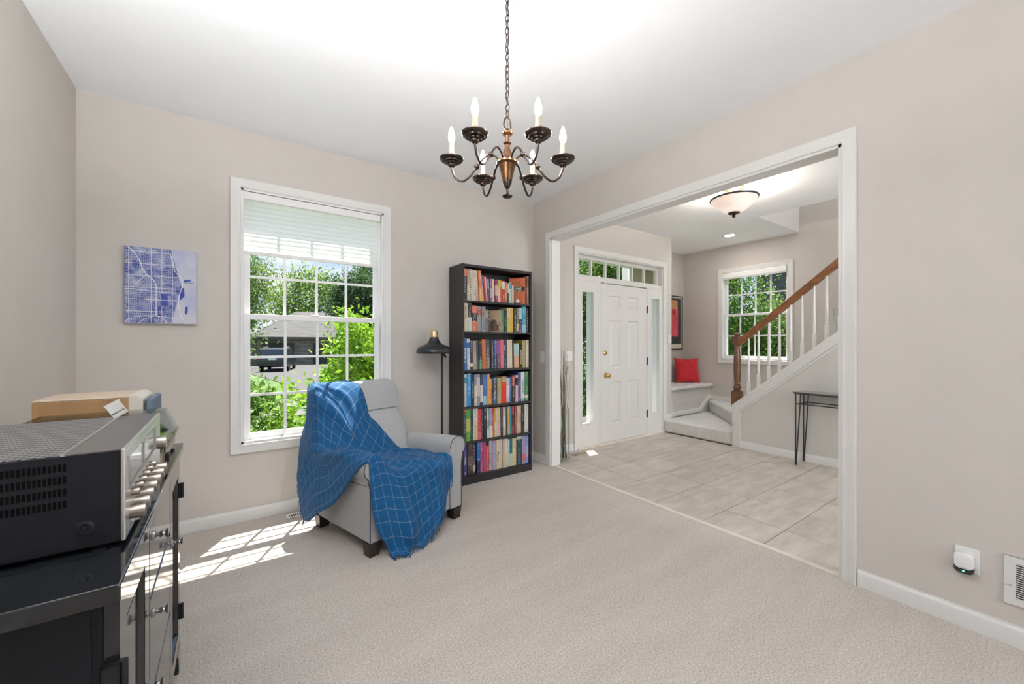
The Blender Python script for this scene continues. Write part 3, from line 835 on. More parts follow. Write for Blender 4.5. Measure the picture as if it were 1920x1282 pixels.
# ================================================================== CEILING LIGHTS
FL = empty('ceiling_bowl_light', (3.955, 1.921, H), label='alabaster glass bowl ceiling light with brass canopy in the foyer', cat='ceiling light')
MB().lathe([(0.0, 0.0), (0.082, 0.0), (0.084, -0.010), (0.074, -0.022), (0.048, -0.028), (0.03, -0.036), (0.0, -0.038)], 28).build('canopy', M['brass'], FL, smooth=40)
MB().lathe([(0.009, -0.03), (0.009, -0.235)], 10).build('stem', M['brass'], FL, smooth=40)
def alabaster():
    m, t, out = newmat('alabaster_glass')
    nz = N(t, 'ShaderNodeTexNoise'); nz.inputs['Scale'].default_value = 7; nz.inputs['Detail'].default_value = 5
    tcn = N(t, 'ShaderNodeTexCoord'); t.links.new(tcn.outputs['Object'], nz.inputs['Vector'])
    cr = N(t, 'ShaderNodeValToRGB')
    cr.color_ramp.elements[0].position = 0.35; cr.color_ramp.elements[0].color = (0.80, 0.62, 0.54, 1)
    cr.color_ramp.elements[1].position = 0.65; cr.color_ramp.elements[1].color = (0.92, 0.80, 0.73, 1)
    t.links.new(nz.outputs['Fac'], cr.inputs['Fac'])
    b = N(t, 'ShaderNodeBsdfPrincipled'); b.inputs['Roughness'].default_value = 0.35
    t.links.new(cr.outputs['Color'], b.inputs['Base Color']); t.links.new(cr.outputs['Color'], b.inputs['Emission Color'])
    b.inputs['Emission Strength'].default_value = 0.55
    t.links.new(b.outputs['BSDF'], out.inputs['Surface'])
    return m
MB().lathe([(0.222, -0.082), (0.218, -0.094), (0.190, -0.130), (0.145, -0.170), (0.095, -0.203), (0.05, -0.220), (0.0, -0.224), (0.0, -0.220), (0.05, -0.215), (0.095, -0.198), (0.143, -0.166), (0.187, -0.127), (0.214, -0.092)], 40, cap=False).build('bowl', alabaster(), FL, smooth=True, loc=(0, 0, -0.022)).scale = (0.93, 0.93, 1)
MB().lathe([(0.219, -0.096), (0.226, -0.092), (0.227, -0.080), (0.220, -0.076), (0.213, -0.080), (0.213, -0.092), (0.219, -0.096)], 40, cap=False).build('rim', M['dark_grey_metal'], FL, smooth=True, loc=(0, 0, -0.022)).scale = (0.93, 0.93, 1)
M['bronze'] = P('aged_bronze', (0.11, 0.065, 0.04), 0.38, 0.85, var=0.35, vscale=25)
MB().lathe([(0.0, -0.214), (0.054, -0.214), (0.050, -0.226), (0.024, -0.236), (0.010, -0.240), (0.016, -0.250), (0.013, -0.262), (0.0, -0.268)], 20).build('finial', M['bronze'], FL, smooth=40, loc=(0, 0, -0.022))
ll = light('bowl_light_bulb', 'POINT', (0, 0, -0.095), 48, (1.0, 0.90, 0.78), radius=0.06); ll.parent = FL
RC = empty('recessed_downlight', (5.659, 2.807, H), label='small round recessed downlight in the foyer ceiling', cat='downlight')
MB().lathe([(0.062, 0.001), (0.085, 0.001), (0.087, -0.004), (0.066, -0.006), (0.062, -0.003)], 32, cap=False).build('trim_ring', M['trim'], RC, smooth=40)
MB().lathe([(0.0, -0.0035), (0.063, -0.003), (0.063, 0.0)], 32, cap=False).build('lens', P('downlight_lens', (0.9, 0.9, 0.88), 0.5, emit=(1, 0.95, 0.88), estr=190.0), RC)
SW = empty('stairwell_fill_lamp', (5.7, 0.3, 5.2), label='unseen round lamp added on the upper stairwell ceiling as daylight fill', cat='ceiling light')  # unseen lamp, added in place of daylight from upstairs
MB().lathe([(0.0, 0.0), (0.17, 0.0), (0.16, -0.06), (0.09, -0.10), (0.0, -0.11)], 24).build('globe', P('fill_lamp_globe', (0.9, 0.9, 0.88), 0.4, emit=(0.92, 0.96, 1.0), estr=140.0), SW, smooth=40)

# ================================================================== CHANDELIER
CZ = 1.86
CH = empty('chandelier', (0.949, 1.387, CZ), 0.0, label='bronze six-arm candle chandelier hanging on a chain', cat='chandelier')
BR = P('antique_bronze', (0.07, 0.05, 0.042), 0.24, 0.9, var=0.4, vscale=30)
BRB = P('rubbed_brass_column', (0.16, 0.08, 0.042), 0.28, 0.9, var=0.5, vscale=22)
MB().lathe([(0.0, 0.0), (0.018, 0.003), (0.022, 0.008), (0.010, 0.014), (0.005, 0.022), (0.005, 0.038), (0.011, 0.044), (0.013, 0.050), (0.018, 0.062), (0.020, 0.072)], 20).build('finial', BR, CH, smooth=40)
MB().lathe([(0.019, 0.072), (0.026, 0.10), (0.034, 0.132), (0.035, 0.140)], 20).build('urn', BRB, CH, smooth=40)
MB().lathe([(0.036, 0.138), (0.045, 0.144), (0.045, 0.150), (0.034, 0.156), (0.024, 0.168), (0.020, 0.19), (0.012, 0.205), (0.010, 0.222), (0.018, 0.228), (0.010, 0.234), (0.009, 0.262), (0.022, 0.268), (0.024, 0.273), (0.012, 0.280), (0.008, 0.290)], 20).build('column', BRB, CH, smooth=40)
MB().tube([(0.006, 0, 0.286), (0.018, 0, 0.300), (0.016, 0, 0.318), (0.010, 0, 0.333), (0.0, 0, 0.342), (-0.010, 0, 0.333), (-0.016, 0, 0.318), (-0.018, 0, 0.300), (-0.006, 0, 0.286)], 0.0038, 8).build('hook', BR, CH, smooth=True)
link = None; ztop = H - CZ - 0.045; zz = 0.339; k = 0
while zz < ztop:
    if link is None:
        pts = [(0.0085 * math.cos(t), 0, 0.0155 * math.sin(t) * (1 + 0.12 * abs(math.sin(t)))) for t in [2 * math.pi * i / 16 for i in range(16)]]
        o = MB().tube(pts, 0.0019, 6, True).build('chain_link', BR, CH, smooth=True); link = o
    else:
        o = link.copy(); COL.objects.link(o); o.parent = CH
    o.location = (0.0012 * math.sin(k * 1.7), 0, zz + 0.014); o.rotation_euler = (0.06 * math.sin(k * 2.3), 0.05 * math.cos(k), (k % 2) * 1.45 + 0.35 + 0.2 * math.sin(k))
    zz += 0.0268; k += 1
MB().tube([(0.002, 0.002, 0.30), (-0.004, 0.003, 0.5), (0.003, -0.003, 0.68), (0.0, 0.0, ztop + 0.02)], 0.0016, 6).build('wire', BR, CH, smooth=True)
MB().lathe([(0.0, H - CZ), (0.046, H - CZ), (0.044, H - CZ - 0.006), (0.022, H - CZ - 0.014), (0.008, H - CZ - 0.024), (0.0, H - CZ - 0.030)], 24).build('canopy', BR, CH, smooth=40)
M['bulb'] = P('lit_candle_bulb', (1, 0.95, 0.85), 0.3, emit=(1.0, 0.965, 0.92), estr=175.0)
M['candle'] = P('ivory_candle_sleeve', (0.42, 0.375, 0.29), 0.6, var=0.05)
def catmull(pts, n):
    out = []; P_ = [Vector(p) for p in pts]
    for i in range(len(P_) - 1):
        p0, p1, p2, p3 = P_[max(i-1, 0)], P_[i], P_[i+1], P_[min(i+2, len(P_)-1)]
        for j in range(n):
            t = j / n
            out.append(0.5 * ((2 * p1) + (-p0 + p2) * t + (2*p0 - 5*p1 + 4*p2 - p3) * t*t + (-p0 + 3*p1 - 3*p2 + p3) * t**3))
    out.append(P_[-1]); return out
arm0 = None
yaw0 = -0.6119   # one arm pair lies across the line of sight
for k in range(6):
    if arm0 is None:
        path = catmull([(0.030, 0, 0.150), (0.045, 0, 0.172), (0.072, 0, 0.182), (0.100, 0, 0.166), (0.130, 0, 0.128), (0.158, 0, 0.090), (0.190, 0, 0.070), (0.218, 0, 0.086), (0.232, 0, 0.118), (0.234, 0, 0.134)], 5)
        arm0 = MB().tube(path, 0.0048, 8).build('arm', BR, CH, smooth=True)
        MB().lathe([(0.0, -0.010), (0.007, -0.010), (0.011, -0.004), (0.011, 0.004), (0.007, 0.010), (0.0, 0.010)], 12).build('collar', BR, arm0, smooth=40, loc=(0.128, 0, 0.131), rot=(0, 2.45, 0))
        MB().lathe([(0.0, 0.128), (0.010, 0.130), (0.015, 0.136), (0.016, 0.142), (0.024, 0.143), (0.026, 0.148), (0.036, 0.1495), (0.038, 0.1545), (0.046, 0.157), (0.050, 0.163), (0.050, 0.166), (0.046, 0.165), (0.036, 0.160), (0.0, 0.159)], 28).build('drip_pan', BR, arm0, smooth=22, loc=(0.234, 0, 0))
        MB().lathe([(0.0, 0.158), (0.0115, 0.158), (0.0110, 0.230), (0.0, 0.231)], 16).build('candle_sleeve', M['candle'], arm0, smooth=40, loc=(0.234, 0, 0))
        MB().lathe([(0.0, 0.229), (0.0085, 0.231), (0.0130, 0.246), (0.0138, 0.256), (0.0118, 0.272), (0.0065, 0.290), (0.0018, 0.299), (0.0, 0.300)], 16).build('bulb', M['bulb'], arm0, smooth=True, loc=(0.234, 0, 0))
        a = arm0
    else:
        a = copy_tree(arm0, CH)
    a.rotation_euler = (0, 0, yaw0 + k * math.pi / 3)

# torchiere out of frame, an added fill lamp washing the ceiling
TQ = empty('fill_torchiere', (-0.52, 0.42, 0.0), label='tall white uplighter floor lamp added out of frame as ceiling fill', cat='lamp')
MB().lathe([(0.0, 0.0), (0.15, 0.0), (0.15, 0.02), (0.02, 0.03), (0.0, 0.03)], 28).build('base', M['trim'], TQ, smooth=40)
MB().lathe([(0.014, 0.03), (0.014, 1.62)], 14).build('pole', M['trim'], TQ, smooth=40)
MB().lathe([(0.0, 1.60), (0.05, 1.61), (0.16, 1.72), (0.20, 1.80), (0.19, 1.80), (0.15, 1.73), (0.045, 1.625), (0.0, 1.62)], 32, cap=False).build('bowl_shade', M['trim'], TQ, smooth=True)
tl_ = light('torchiere_fill', 'AREA', (0, 0, 1.77), 130, (0.96, 0.98, 1.0), 0.28, 0.28, direction=(0, 0, 1)); tl_.parent = TQ

# ================================================================== BOOKCASE AND BOOKS
M['case'] = P('black_brown_laminate', (0.016, 0.014, 0.0145), 0.5, var=0.25, vscale=6, stretch=(1, 1, 0.1))
BC = empty('bookcase', (2.0325, 3.235, 0.0), label='tall black-brown bookcase packed with books in the corner', cat='bookcase')
bx0, bx1, by0, by1, bh = 1.650 - 2.0325, 2.415 - 2.0325, 3.100 - 3.235, 3.362 - 3.235, 1.948
bx(bx0, by0, 0, bx0 + 0.018, by1, bh).build('side_panel', M['case'], BC, bevel=0.001, seg=1)
bx(bx1 - 0.018, by0, 0, bx1, by1, bh).build('side_panel', M['case'], BC, bevel=0.001, seg=1)
bx(bx0 + 0.018, by0 + 0.003, bh - 0.026, bx1 - 0.018, by1, bh - 0.003).build('top_panel', M['case'], BC, bevel=0.001, seg=1)
bx(bx0 + 0.018, by1 - 0.006, 0.0, bx1 - 0.018, by1, bh - 0.026).build('back_panel', M['case'], BC)
bx(bx0 + 0.018, by0 + 0.006, 0.0, bx1 - 0.018, by0 + 0.022, 0.054).build('kick_board', M['case'], BC)
SHELF = [1.626, 1.350, 1.009, 0.682, 0.374, 0.072]
for z in SHELF:
    bx(bx0 + 0.018, by0 + 0.004, z - 0.018, bx1 - 0.018, by1 - 0.006, z).build('shelf', M['case'], BC, bevel=0.001, seg=1)

COLS = dict(black=(.012,.012,.014), orange=(.72,.17,.05), white=(.72,.70,.66), tan=(.52,.38,.24), cream=(.68,.58,.42), cream2=(.68,.62,.50), brown=(.20,.10,.05), grey=(.35,.35,.36),
 pink=(.70,.36,.36), amber=(.72,.38,.06), blue=(.04,.14,.40), lavender=(.38,.34,.55), crimson=(.55,.02,.06), paleink=(.70,.52,.46), darkbrown=(.055,.032,.026), purple=(.22,.08,.28), plum=(.32,.03,.12),
 lime=(.45,.55,.10), green=(.03,.22,.10), rust=(.52,.13,.04), red=(.58,.035,.035), brownorange=(.42,.15,.06), olive=(.40,.32,.08), paleteal=(.48,.62,.55), teal=(.02,.30,.40), mauve=(.30,.16,.17),
 salmon=(.68,.16,.09), warmgrey=(.30,.27,.25), brick=(.36,.07,.05), bluegrey=(.25,.33,.45), umber=(.16,.12,.09), charcoal=(.055,.05,.055), paleyellow=(.70,.62,.32), darkgreen=(.02,.07,.04), peach=(.72,.42,.24),
 lightblue=(.30,.50,.68), navy=(.015,.03,.09), strongblue=(.02,.14,.42), khaki=(.40,.32,.18), darkteal=(.015,.06,.08), darkpurple=(.06,.03,.08), coral=(.70,.13,.14), brightblue=(.02,.28,.62), palegrey=(.55,.55,.54),
 brightred=(.75,.025,.015), royal=(.02,.07,.33), leafgreen=(.09,.35,.05), maroon=(.16,.015,.02), indigo=(.06,.05,.22), rose=(.52,.08,.16), magenta=(.36,.05,.25), coolgrey=(.36,.38,.38), lilac=(.42,.34,.52), deepteal=(.0,.15,.22), cornflower=(.12,.22,.55))
def bookmat():
    m, t, out = newmat('printed_book_cover')
    b = N(t, 'ShaderNodeBsdfPrincipled'); b.inputs['Roughness'].default_value = 0.42
    A = {}
    for k in ('c1', 'c2', 'c3', 'geo'):
        a = N(t, 'ShaderNodeAttribute'); a.attribute_type = 'OBJECT'; a.attribute_name = k; A[k] = a
    tcn = N(t, 'ShaderNodeTexCoord'); sp = N(t, 'ShaderNodeSeparateXYZ'); t.links.new(tcn.outputs['Object'], sp.inputs[0])
    g = N(t, 'ShaderNodeSeparateXYZ'); t.links.new(A['geo'].outputs['Vector'], g.inputs[0])   # geo = band low, band high, half width
    def mth(op, a, b_=None):
        n = N(t, 'ShaderNodeMath', operation=op)
        for i, q in enumerate((a, b_)):
            if q is None: continue
            if isinstance(q, (int, float)): n.inputs[i].default_value = q
            else: t.links.new(q, n.inputs[i])
        return n.outputs[0]
    band = mth('MULTIPLY', mth('GREATER_THAN', sp.outputs['Z'], g.outputs['X']), mth('LESS_THAN', sp.outputs['Z'], g.outputs['Y']))
    m1 = N(t, 'ShaderNodeMixRGB'); t.links.new(band, m1.inputs['Fac']); t.links.new(A['c1'].outputs['Color'], m1.inputs['Color1']); t.links.new(A['c2'].outputs['Color'], m1.inputs['Color2'])
    # lettering down the middle of the spine
    oi = N(t, 'ShaderNodeObjectInfo')
    mpn = N(t, 'ShaderNodeMapping'); mpn.inputs['Scale'].default_value = (150, 1, 170)
    cmb = N(t, 'ShaderNodeCombineXYZ'); t.links.new(mth('MULTIPLY', oi.outputs['Random'], 50), cmb.inputs[1])
    ad = N(t, 'ShaderNodeVectorMath', operation='ADD'); t.links.new(tcn.outputs['Object'], ad.inputs[0]); t.links.new(cmb.outputs[0], ad.inputs[1])
    t.links.new(ad.outputs[0], mpn.inputs['Vector'])
    nz = N(t, 'ShaderNodeTexNoise'); nz.inputs['Scale'].default_value = 1.0; nz.inputs['Detail'].default_value = 1.0
    t.links.new(mpn.outputs['Vector'], nz.inputs['Vector'])
    n2 = N(t, 'ShaderNodeTexNoise'); n2.inputs['Scale'].default_value = 12.0; n2.inputs['Detail'].default_value = 0
    t.links.new(ad.outputs[0], n2.inputs['Vector'])
    let = mth('MULTIPLY', mth('GREATER_THAN', nz.outputs['Fac'], 0.55), mth('GREATER_THAN', n2.outputs['Fac'], 0.45))
    mid = mth('LESS_THAN', mth('ABSOLUTE', mth('SUBTRACT', sp.outputs['X'], g.outputs['Z'])), mth('MULTIPLY', g.outputs['Z'], 0.42))
    front = mth('LESS_THAN', sp.outputs['Y'], 0.0025)
    fac = mth('MULTIPLY', mth('MULTIPLY', let, mid), front)
    m2 = N(t, 'ShaderNodeMixRGB'); t.links.new(mth('MULTIPLY', fac, 0.75), m2.inputs['Fac']); t.links.new(m1.outputs['Color'], m2.inputs['Color1']); t.links.new(A['c3'].outputs['Color'], m2.inputs['Color2'])
    t.links.new(m2.outputs['Color'], b.inputs['Base Color'])
    t.links.new(b.outputs['BSDF'], out.inputs['Surface'])
    return m
M['book'] = bookmat()
M['pages'] = P('book_pages', (0.66, 0.60, 0.48), 0.9, var=0.08, vscale=200, stretch=(6, 1, 1))
BOOKS = [
 [
  (1.677, 0.038, 0.283, 0, 'black', 'orange', 0.75, 0.97, 'white', 'black with an orange top band'),
  (1.716, 0.027, 0.277, 0, 'tan', 'cream', 0, 0.5, 'brown', 'tan paperback'),
  (1.744, 0.031, 0.278, 1.5, 'white', 'black', 0, 0, 'grey', 'white comb-bound'),
  (1.776, 0.032, 0.273, 1.5, 'cream', 'cream2', 0.0, 0.3, 'brown', 'broad cream'),
  (1.814, 0.022, 0.274, 3, 'cream2', 'pink', 0.0, 0.4, 'brown', 'pinkish cream tilted'),
  (1.844, 0.034, 0.274, 4.0, 'orange', 'amber', 0.0, 0.45, 'white', 'tilted orange'),
  (1.881, 0.016, 0.239, 5.2, 'blue', 'lavender', 0.0, 0.6, 'white', 'thin tilted blue'),
  (1.898, 0.018, 0.231, 5.2, 'crimson', 'crimson', 0, 0, 'pink', 'tilted crimson'),
  (1.918, 0.019, 0.226, 5, 'paleink', 'cream', 0, 0.4, 'brown', 'tilted pale pink'),
  (1.938, 0.019, 0.219, 3.5, 'darkbrown', 'grey', 0.55, 0.95, 'cream', 'dark brown'),
  (1.958, 0.022, 0.212, 2.5, 'purple', 'lavender', 0.2, 0.6, 'white', 'purple'),
  (1.981, 0.022, 0.211, 1.5, 'cream', 'cream', 0, 0, 'amber', 'slim cream'),
  (2.013, 0.032, 0.206, 1, 'plum', 'pink', 0.3, 0.75, 'cream', 'plum and pink'),
  (2.046, 0.025, 0.213, 0.5, 'lime', 'cream', 0.0, 0.6, 'green', 'lime topped'),
  (2.072, 0.021, 0.21, 0, 'rust', 'amber', 0.7, 0.95, 'black', 'rust striped with amber'),
  (2.094, 0.03, 0.206, 0, 'red', 'white', 0.62, 0.97, 'white', 'red with a white upper half'),
  (2.125, 0.028, 0.196, 0, 'brownorange', 'olive', 0.2, 0.5, 'cream', 'brownish orange'),
  (2.154, 0.017, 0.194, 0, 'black', 'cream', 0.5, 0.95, 'white', 'thin black and cream'),
  (2.172, 0.035, 0.197, 0, 'paleteal', 'teal', 0.7, 0.97, 'grey', 'pale teal'),
  (2.208, 0.021, 0.174, 0, 'cream', 'cream', 0, 0, 'grey', 'short cream'),
  (2.382, 0.025, 0.277, 0, 'mauve', 'brown', 0.6, 0.9, 'cream', 'mauve brown'),
 ],
 [
  (1.672, 0.043, 0.251, 0, 'cream', 'cream', 0, 0, 'black', 'cream with black lettering'),
  (1.719, 0.041, 0.254, 0, 'black', 'paleteal', 0.0, 0.5, 'white', 'black over pale green'),
  (1.761, 0.054, 0.233, 0, 'salmon', 'black', 0.4, 0.72, 'cream', 'salmon red with a black middle'),
  (1.816, 0.049, 0.228, 0, 'warmgrey', 'brick', 0.65, 0.88, 'grey', 'grey with a brick red square'),
  (1.867, 0.038, 0.228, 0, 'bluegrey', 'warmgrey', 0.5, 0.97, 'black', 'blue grey'),
  (1.907, 0.028, 0.205, 0, 'umber', 'warmgrey', 0.6, 0.95, 'cream', 'umber'),
  (1.936, 0.023, 0.188, 0, 'charcoal', 'charcoal', 0, 0, 'cream', 'charcoal'),
  (2.088, 0.026, 0.206, 0, 'green', 'green', 0, 0, 'cream', 'plain green'),
  (2.116, 0.032, 0.207, 0, 'black', 'black', 0, 0, 'white', 'black with white lettering'),
  (2.149, 0.039, 0.231, 0, 'paleyellow', 'lime', 0.0, 0.6, 'black', 'pale yellow floral'),
  (2.189, 0.04, 0.233, 0, 'amber', 'amber', 0, 0, 'amber', 'plain amber'),
  (2.235, 0.03, 0.227, 0, 'darkgreen', 'darkgreen', 0, 0, 'white', 'dark green with white lettering'),
  (2.266, 0.024, 0.234, 0, 'brown', 'peach', 0.05, 0.35, 'cream', 'brown with a peach foot'),
  (2.291, 0.039, 0.235, 0, 'lightblue', 'navy', 0.0, 0.55, 'white', 'light blue fading to navy'),
  (2.332, 0.055, 0.252, 0, 'teal', 'lightblue', 0.0, 0.3, 'white', 'broad teal'),
  (2.39, 0.027, 0.24, 0, 'black', 'black', 0, 0, 'white', 'thin black'),
 ],
 [
  (1.675, 0.037, 0.285, 0, 'strongblue', 'strongblue', 0, 0, 'white', 'strong blue with large white title'),
  (1.715, 0.03, 0.275, 1, 'white', 'strongblue', 0.7, 0.88, 'blue', 'white with a blue band'),
  (1.746, 0.031, 0.26, 1, 'navy', 'white', 0.1, 0.22, 'white', 'navy with a white foot label'),
  (1.779, 0.038, 0.257, 2, 'khaki', 'tan', 0.2, 0.6, 'umber', 'khaki'),
  (1.818, 0.023, 0.265, 2, 'darkteal', 'navy', 0.4, 0.9, 'green', 'dark teal'),
  (1.842, 0.033, 0.244, 1.5, 'green', 'black', 0.35, 0.98, 'white', 'green with a black top'),
  (1.878, 0.042, 0.271, 2, 'rust', 'rust', 0, 0, 'orange', 'rust orange'),
  (1.922, 0.046, 0.271, 2, 'charcoal', 'umber', 0.0, 0.4, 'white', 'charcoal with white lettering'),
  (1.97, 0.04, 0.268, 1.5, 'black', 'black', 0, 0, 'white', 'black with white dots'),
  (2.013, 0.016, 0.268, 1.5, 'blue', 'blue', 0, 0, 'white', 'thin blue'),
  (2.03, 0.048, 0.271, 1.5, 'darkpurple', 'purple', 0.5, 0.95, 'pink', 'dark purple'),
  (2.081, 0.037, 0.269, 1.5, 'coral', 'coral', 0, 0, 'pink', 'coral pink'),
  (2.119, 0.035, 0.266, 2, 'navy', 'navy', 0, 0, 'white', 'navy with white lettering'),
  (2.158, 0.059, 0.269, 1, 'cream', 'cream2', 0, 0.3, 'grey', 'wide cream'),
  (2.219, 0.02, 0.266, 1, 'black', 'black', 0, 0, 'red', 'thin black'),
  (2.241, 0.063, 0.233, 1, 'paleteal', 'peach', 0.0, 0.5, 'teal', 'teal and peach'),
  (2.306, 0.031, 0.227, 0.5, 'black', 'black', 0, 0, 'white', 'black with large white letters'),
  (2.339, 0.04, 0.261, 0, 'olive', 'khaki', 0.2, 0.6, 'cream', 'olive khaki'),
  (2.381, 0.035, 0.267, 0, 'cream2', 'cream2', 0, 0, 'grey', 'off-white'),
 ],
 [
  (1.666, 0.037, 0.29, 0, 'white', 'teal', 0.72, 0.9, 'grey', 'white with a teal band'),
  (1.704, 0.046, 0.296, 0, 'brightblue', 'brightblue', 0, 0, 'white', 'bright blue'),
  (1.752, 0.025, 0.284, 0, 'black', 'black', 0, 0, 'grey', 'black with grey capitals'),
  (1.779, 0.028, 0.282, 0, 'white', 'bluegrey', 0.68, 1, 'purple', 'white below blue grey'),
  (1.808, 0.037, 0.284, 0, 'warmgrey', 'paleink', 0.3, 0.9, 'grey', 'grey fading to pink'),
  (1.846, 0.03, 0.282, 0, 'navy', 'white', 0.1, 0.65, 'blue', 'navy with a white label'),
  (1.878, 0.039, 0.278, 0, 'blue', 'lightblue', 0.0, 0.3, 'lightblue', 'dark blue striped'),
  (1.919, 0.028, 0.279, 0, 'amber', 'amber', 0, 0, 'orange', 'tall amber'),
  (1.948, 0.023, 0.235, 0, 'amber', 'orange', 0.2, 0.6, 'cream', 'short amber'),
  (1.973, 0.018, 0.234, 0, 'black', 'black', 0, 0, 'amber', 'thin black with amber dots'),
  (1.992, 0.037, 0.244, 0, 'blue', 'navy', 0.4, 0.8, 'white', 'mid blue'),
  (2.032, 0.049, 0.236, 0, 'olive', 'khaki', 0.2, 0.6, 'cream', 'olive gold'),
  (2.085, 0.052, 0.249, 0, 'brightred', 'khaki', 0.8, 1, 'brightred', 'bright red with a khaki top'),
  (2.138, 0.039, 0.231, 0, 'palegrey', 'white', 0.2, 0.7, 'grey', 'pale grey'),
  (2.179, 0.019, 0.24, 0, 'blue', 'blue', 0, 0, 'white', 'slim blue'),
  (2.205, 0.038, 0.255, 0, 'black', 'brick', 0.6, 0.97, 'white', 'black with a red upper half'),
  (2.246, 0.032, 0.255, 0, 'pink', 'black', 0.62, 0.9, 'cream', 'pink and black'),
  (2.281, 0.034, 0.282, 0, 'royal', 'royal', 0, 0, 'lightblue', 'royal blue'),
  (2.317, 0.044, 0.284, 0, 'white', 'bluegrey', 0.0, 0.1, 'black', 'white with black capitals'),
  (2.364, 0.047, 0.286, 0, 'green', 'white', 0.1, 0.19, 'cream', 'green with a white label'),
 ],
 [
  (1.666, 0.027, 0.289, 0, 'charcoal', 'orange', 0.9, 1, 'lavender', 'charcoal with an orange top'),
  (1.696, 0.048, 0.287, 0, 'leafgreen', 'lime', 0.3, 0.7, 'lime', 'leaf green patterned'),
  (1.745, 0.024, 0.281, 0, 'darkteal', 'navy', 0.4, 0.8, 'white', 'dark teal'),
  (1.77, 0.048, 0.288, 0, 'white', 'cream', 0.0, 0.6, 'black', 'white with a black mark'),
  (1.82, 0.039, 0.278, 1, 'red', 'coral', 0.0, 0.25, 'pink', 'red'),
  (1.86, 0.021, 0.278, 1, 'darkpurple', 'charcoal', 0.3, 0.7, 'lavender', 'dark purple'),
  (1.882, 0.038, 0.281, 1, 'black', 'black', 0, 0, 'white', 'wide black'),
  (1.921, 0.024, 0.278, 1, 'white', 'grey', 0.3, 0.6, 'grey', 'white'),
  (1.946, 0.037, 0.275, 1, 'bluegrey', 'white', 0.0, 0.4, 'white', 'blue grey and white'),
  (1.984, 0.019, 0.274, 1, 'crimson', 'orange', 0.0, 0.2, 'cream', 'crimson'),
  (2.005, 0.02, 0.272, 1, 'amber', 'paleyellow', 0.0, 0.5, 'orange', 'thin amber'),
  (2.027, 0.048, 0.272, 1, 'cream', 'paleink', 0.0, 0.6, 'brown', 'wide cream'),
  (2.076, 0.024, 0.271, 0.5, 'black', 'darkbrown', 0.3, 0.6, 'white', 'black'),
  (2.102, 0.032, 0.268, 0.5, 'paleink', 'white', 0.3, 0.7, 'grey', 'pale pink'),
  (2.136, 0.018, 0.271, 0.5, 'darkgreen', 'black', 0.3, 0.7, 'khaki', 'dark green'),
  (2.155, 0.026, 0.269, 0.5, 'peach', 'amber', 0.4, 0.8, 'brown', 'amber peach'),
  (2.182, 0.024, 0.27, 0.5, 'teal', 'teal', 0, 0, 'navy', 'teal'),
  (2.212, 0.027, 0.27, 0.5, 'brick', 'darkbrown', 0.3, 0.7, 'red', 'brick red'),
  (2.24, 0.027, 0.267, 0.5, 'maroon', 'brick', 0.3, 0.6, 'cream', 'maroon'),
  (2.269, 0.022, 0.267, 0, 'palegrey', 'tan', 0.4, 0.8, 'grey', 'pale tan'),
  (2.292, 0.027, 0.268, 0, 'peach', 'tan', 0.4, 0.7, 'brown', 'peach'),
  (2.32, 0.039, 0.27, 0, 'darkbrown', 'black', 0.3, 0.7, 'white', 'dark brown with white lettering'),
  (2.362, 0.049, 0.275, 0, 'white', 'white', 0, 0, 'black', 'tall white'),
 ],
 [
  (1.657, 0.037, 0.288, 0, 'indigo', 'indigo', 0, 0, 'white', 'indigo with white title'),
  (1.702, 0.054, 0.277, 0, 'darkbrown', 'umber', 0.3, 0.6, 'grey', 'very wide dark brown'),
  (1.758, 0.028, 0.268, 0, 'darkpurple', 'cream', 0.1, 0.3, 'cream', 'dark purple with a cream foot'),
  (1.798, 0.036, 0.278, 0, 'strongblue', 'navy', 0.0, 0.4, 'white', 'strong blue'),
  (1.838, 0.027, 0.275, 0, 'rose', 'rose', 0, 0, 'white', 'rose pink'),
  (1.866, 0.028, 0.273, 0, 'magenta', 'purple', 0.2, 0.6, 'pink', 'magenta'),
  (1.896, 0.034, 0.236, 0, 'brightred', 'red', 0.2, 0.4, 'white', 'short bright red'),
  (1.933, 0.035, 0.276, 0, 'coolgrey', 'warmgrey', 0.2, 0.6, 'white', 'grey'),
  (1.97, 0.042, 0.272, 0, 'lilac', 'lavender', 0.4, 0.8, 'purple', 'lilac'),
  (2.013, 0.038, 0.275, 0, 'cream', 'paleyellow', 0.03, 0.12, 'black', 'cream with black title'),
  (2.052, 0.035, 0.274, 0, 'paleink', 'cream', 0.0, 0.4, 'tan', 'pinkish cream'),
  (2.089, 0.022, 0.272, 0, 'cream', 'cream', 0, 0, 'tan', 'plain cream'),
  (2.112, 0.028, 0.273, 0, 'white', 'cream', 0.0, 0.5, 'tan', 'creamy white'),
  (2.142, 0.026, 0.262, 0, 'cream2', 'cream', 0.0, 0.3, 'tan', 'pale ivory'),
  (2.171, 0.033, 0.271, 0, 'paleteal', 'deepteal', 0.45, 1, 'teal', 'deep teal over pale green'),
  (2.205, 0.047, 0.262, 0, 'paleyellow', 'paleyellow', 0, 0, 'red', 'pale yellow with red marks'),
  (2.254, 0.058, 0.273, 0, 'darkteal', 'paleteal', 0.9, 1, 'grey', 'wide charcoal teal'),
  (2.317, 0.042, 0.272, 0, 'lilac', 'coral', 0.12, 0.35, 'navy', 'lilac with a coral foot'),
  (2.361, 0.04, 0.271, 0, 'cornflower', 'lavender', 0.2, 0.6, 'white', 'cornflower blue'),
 ],
]

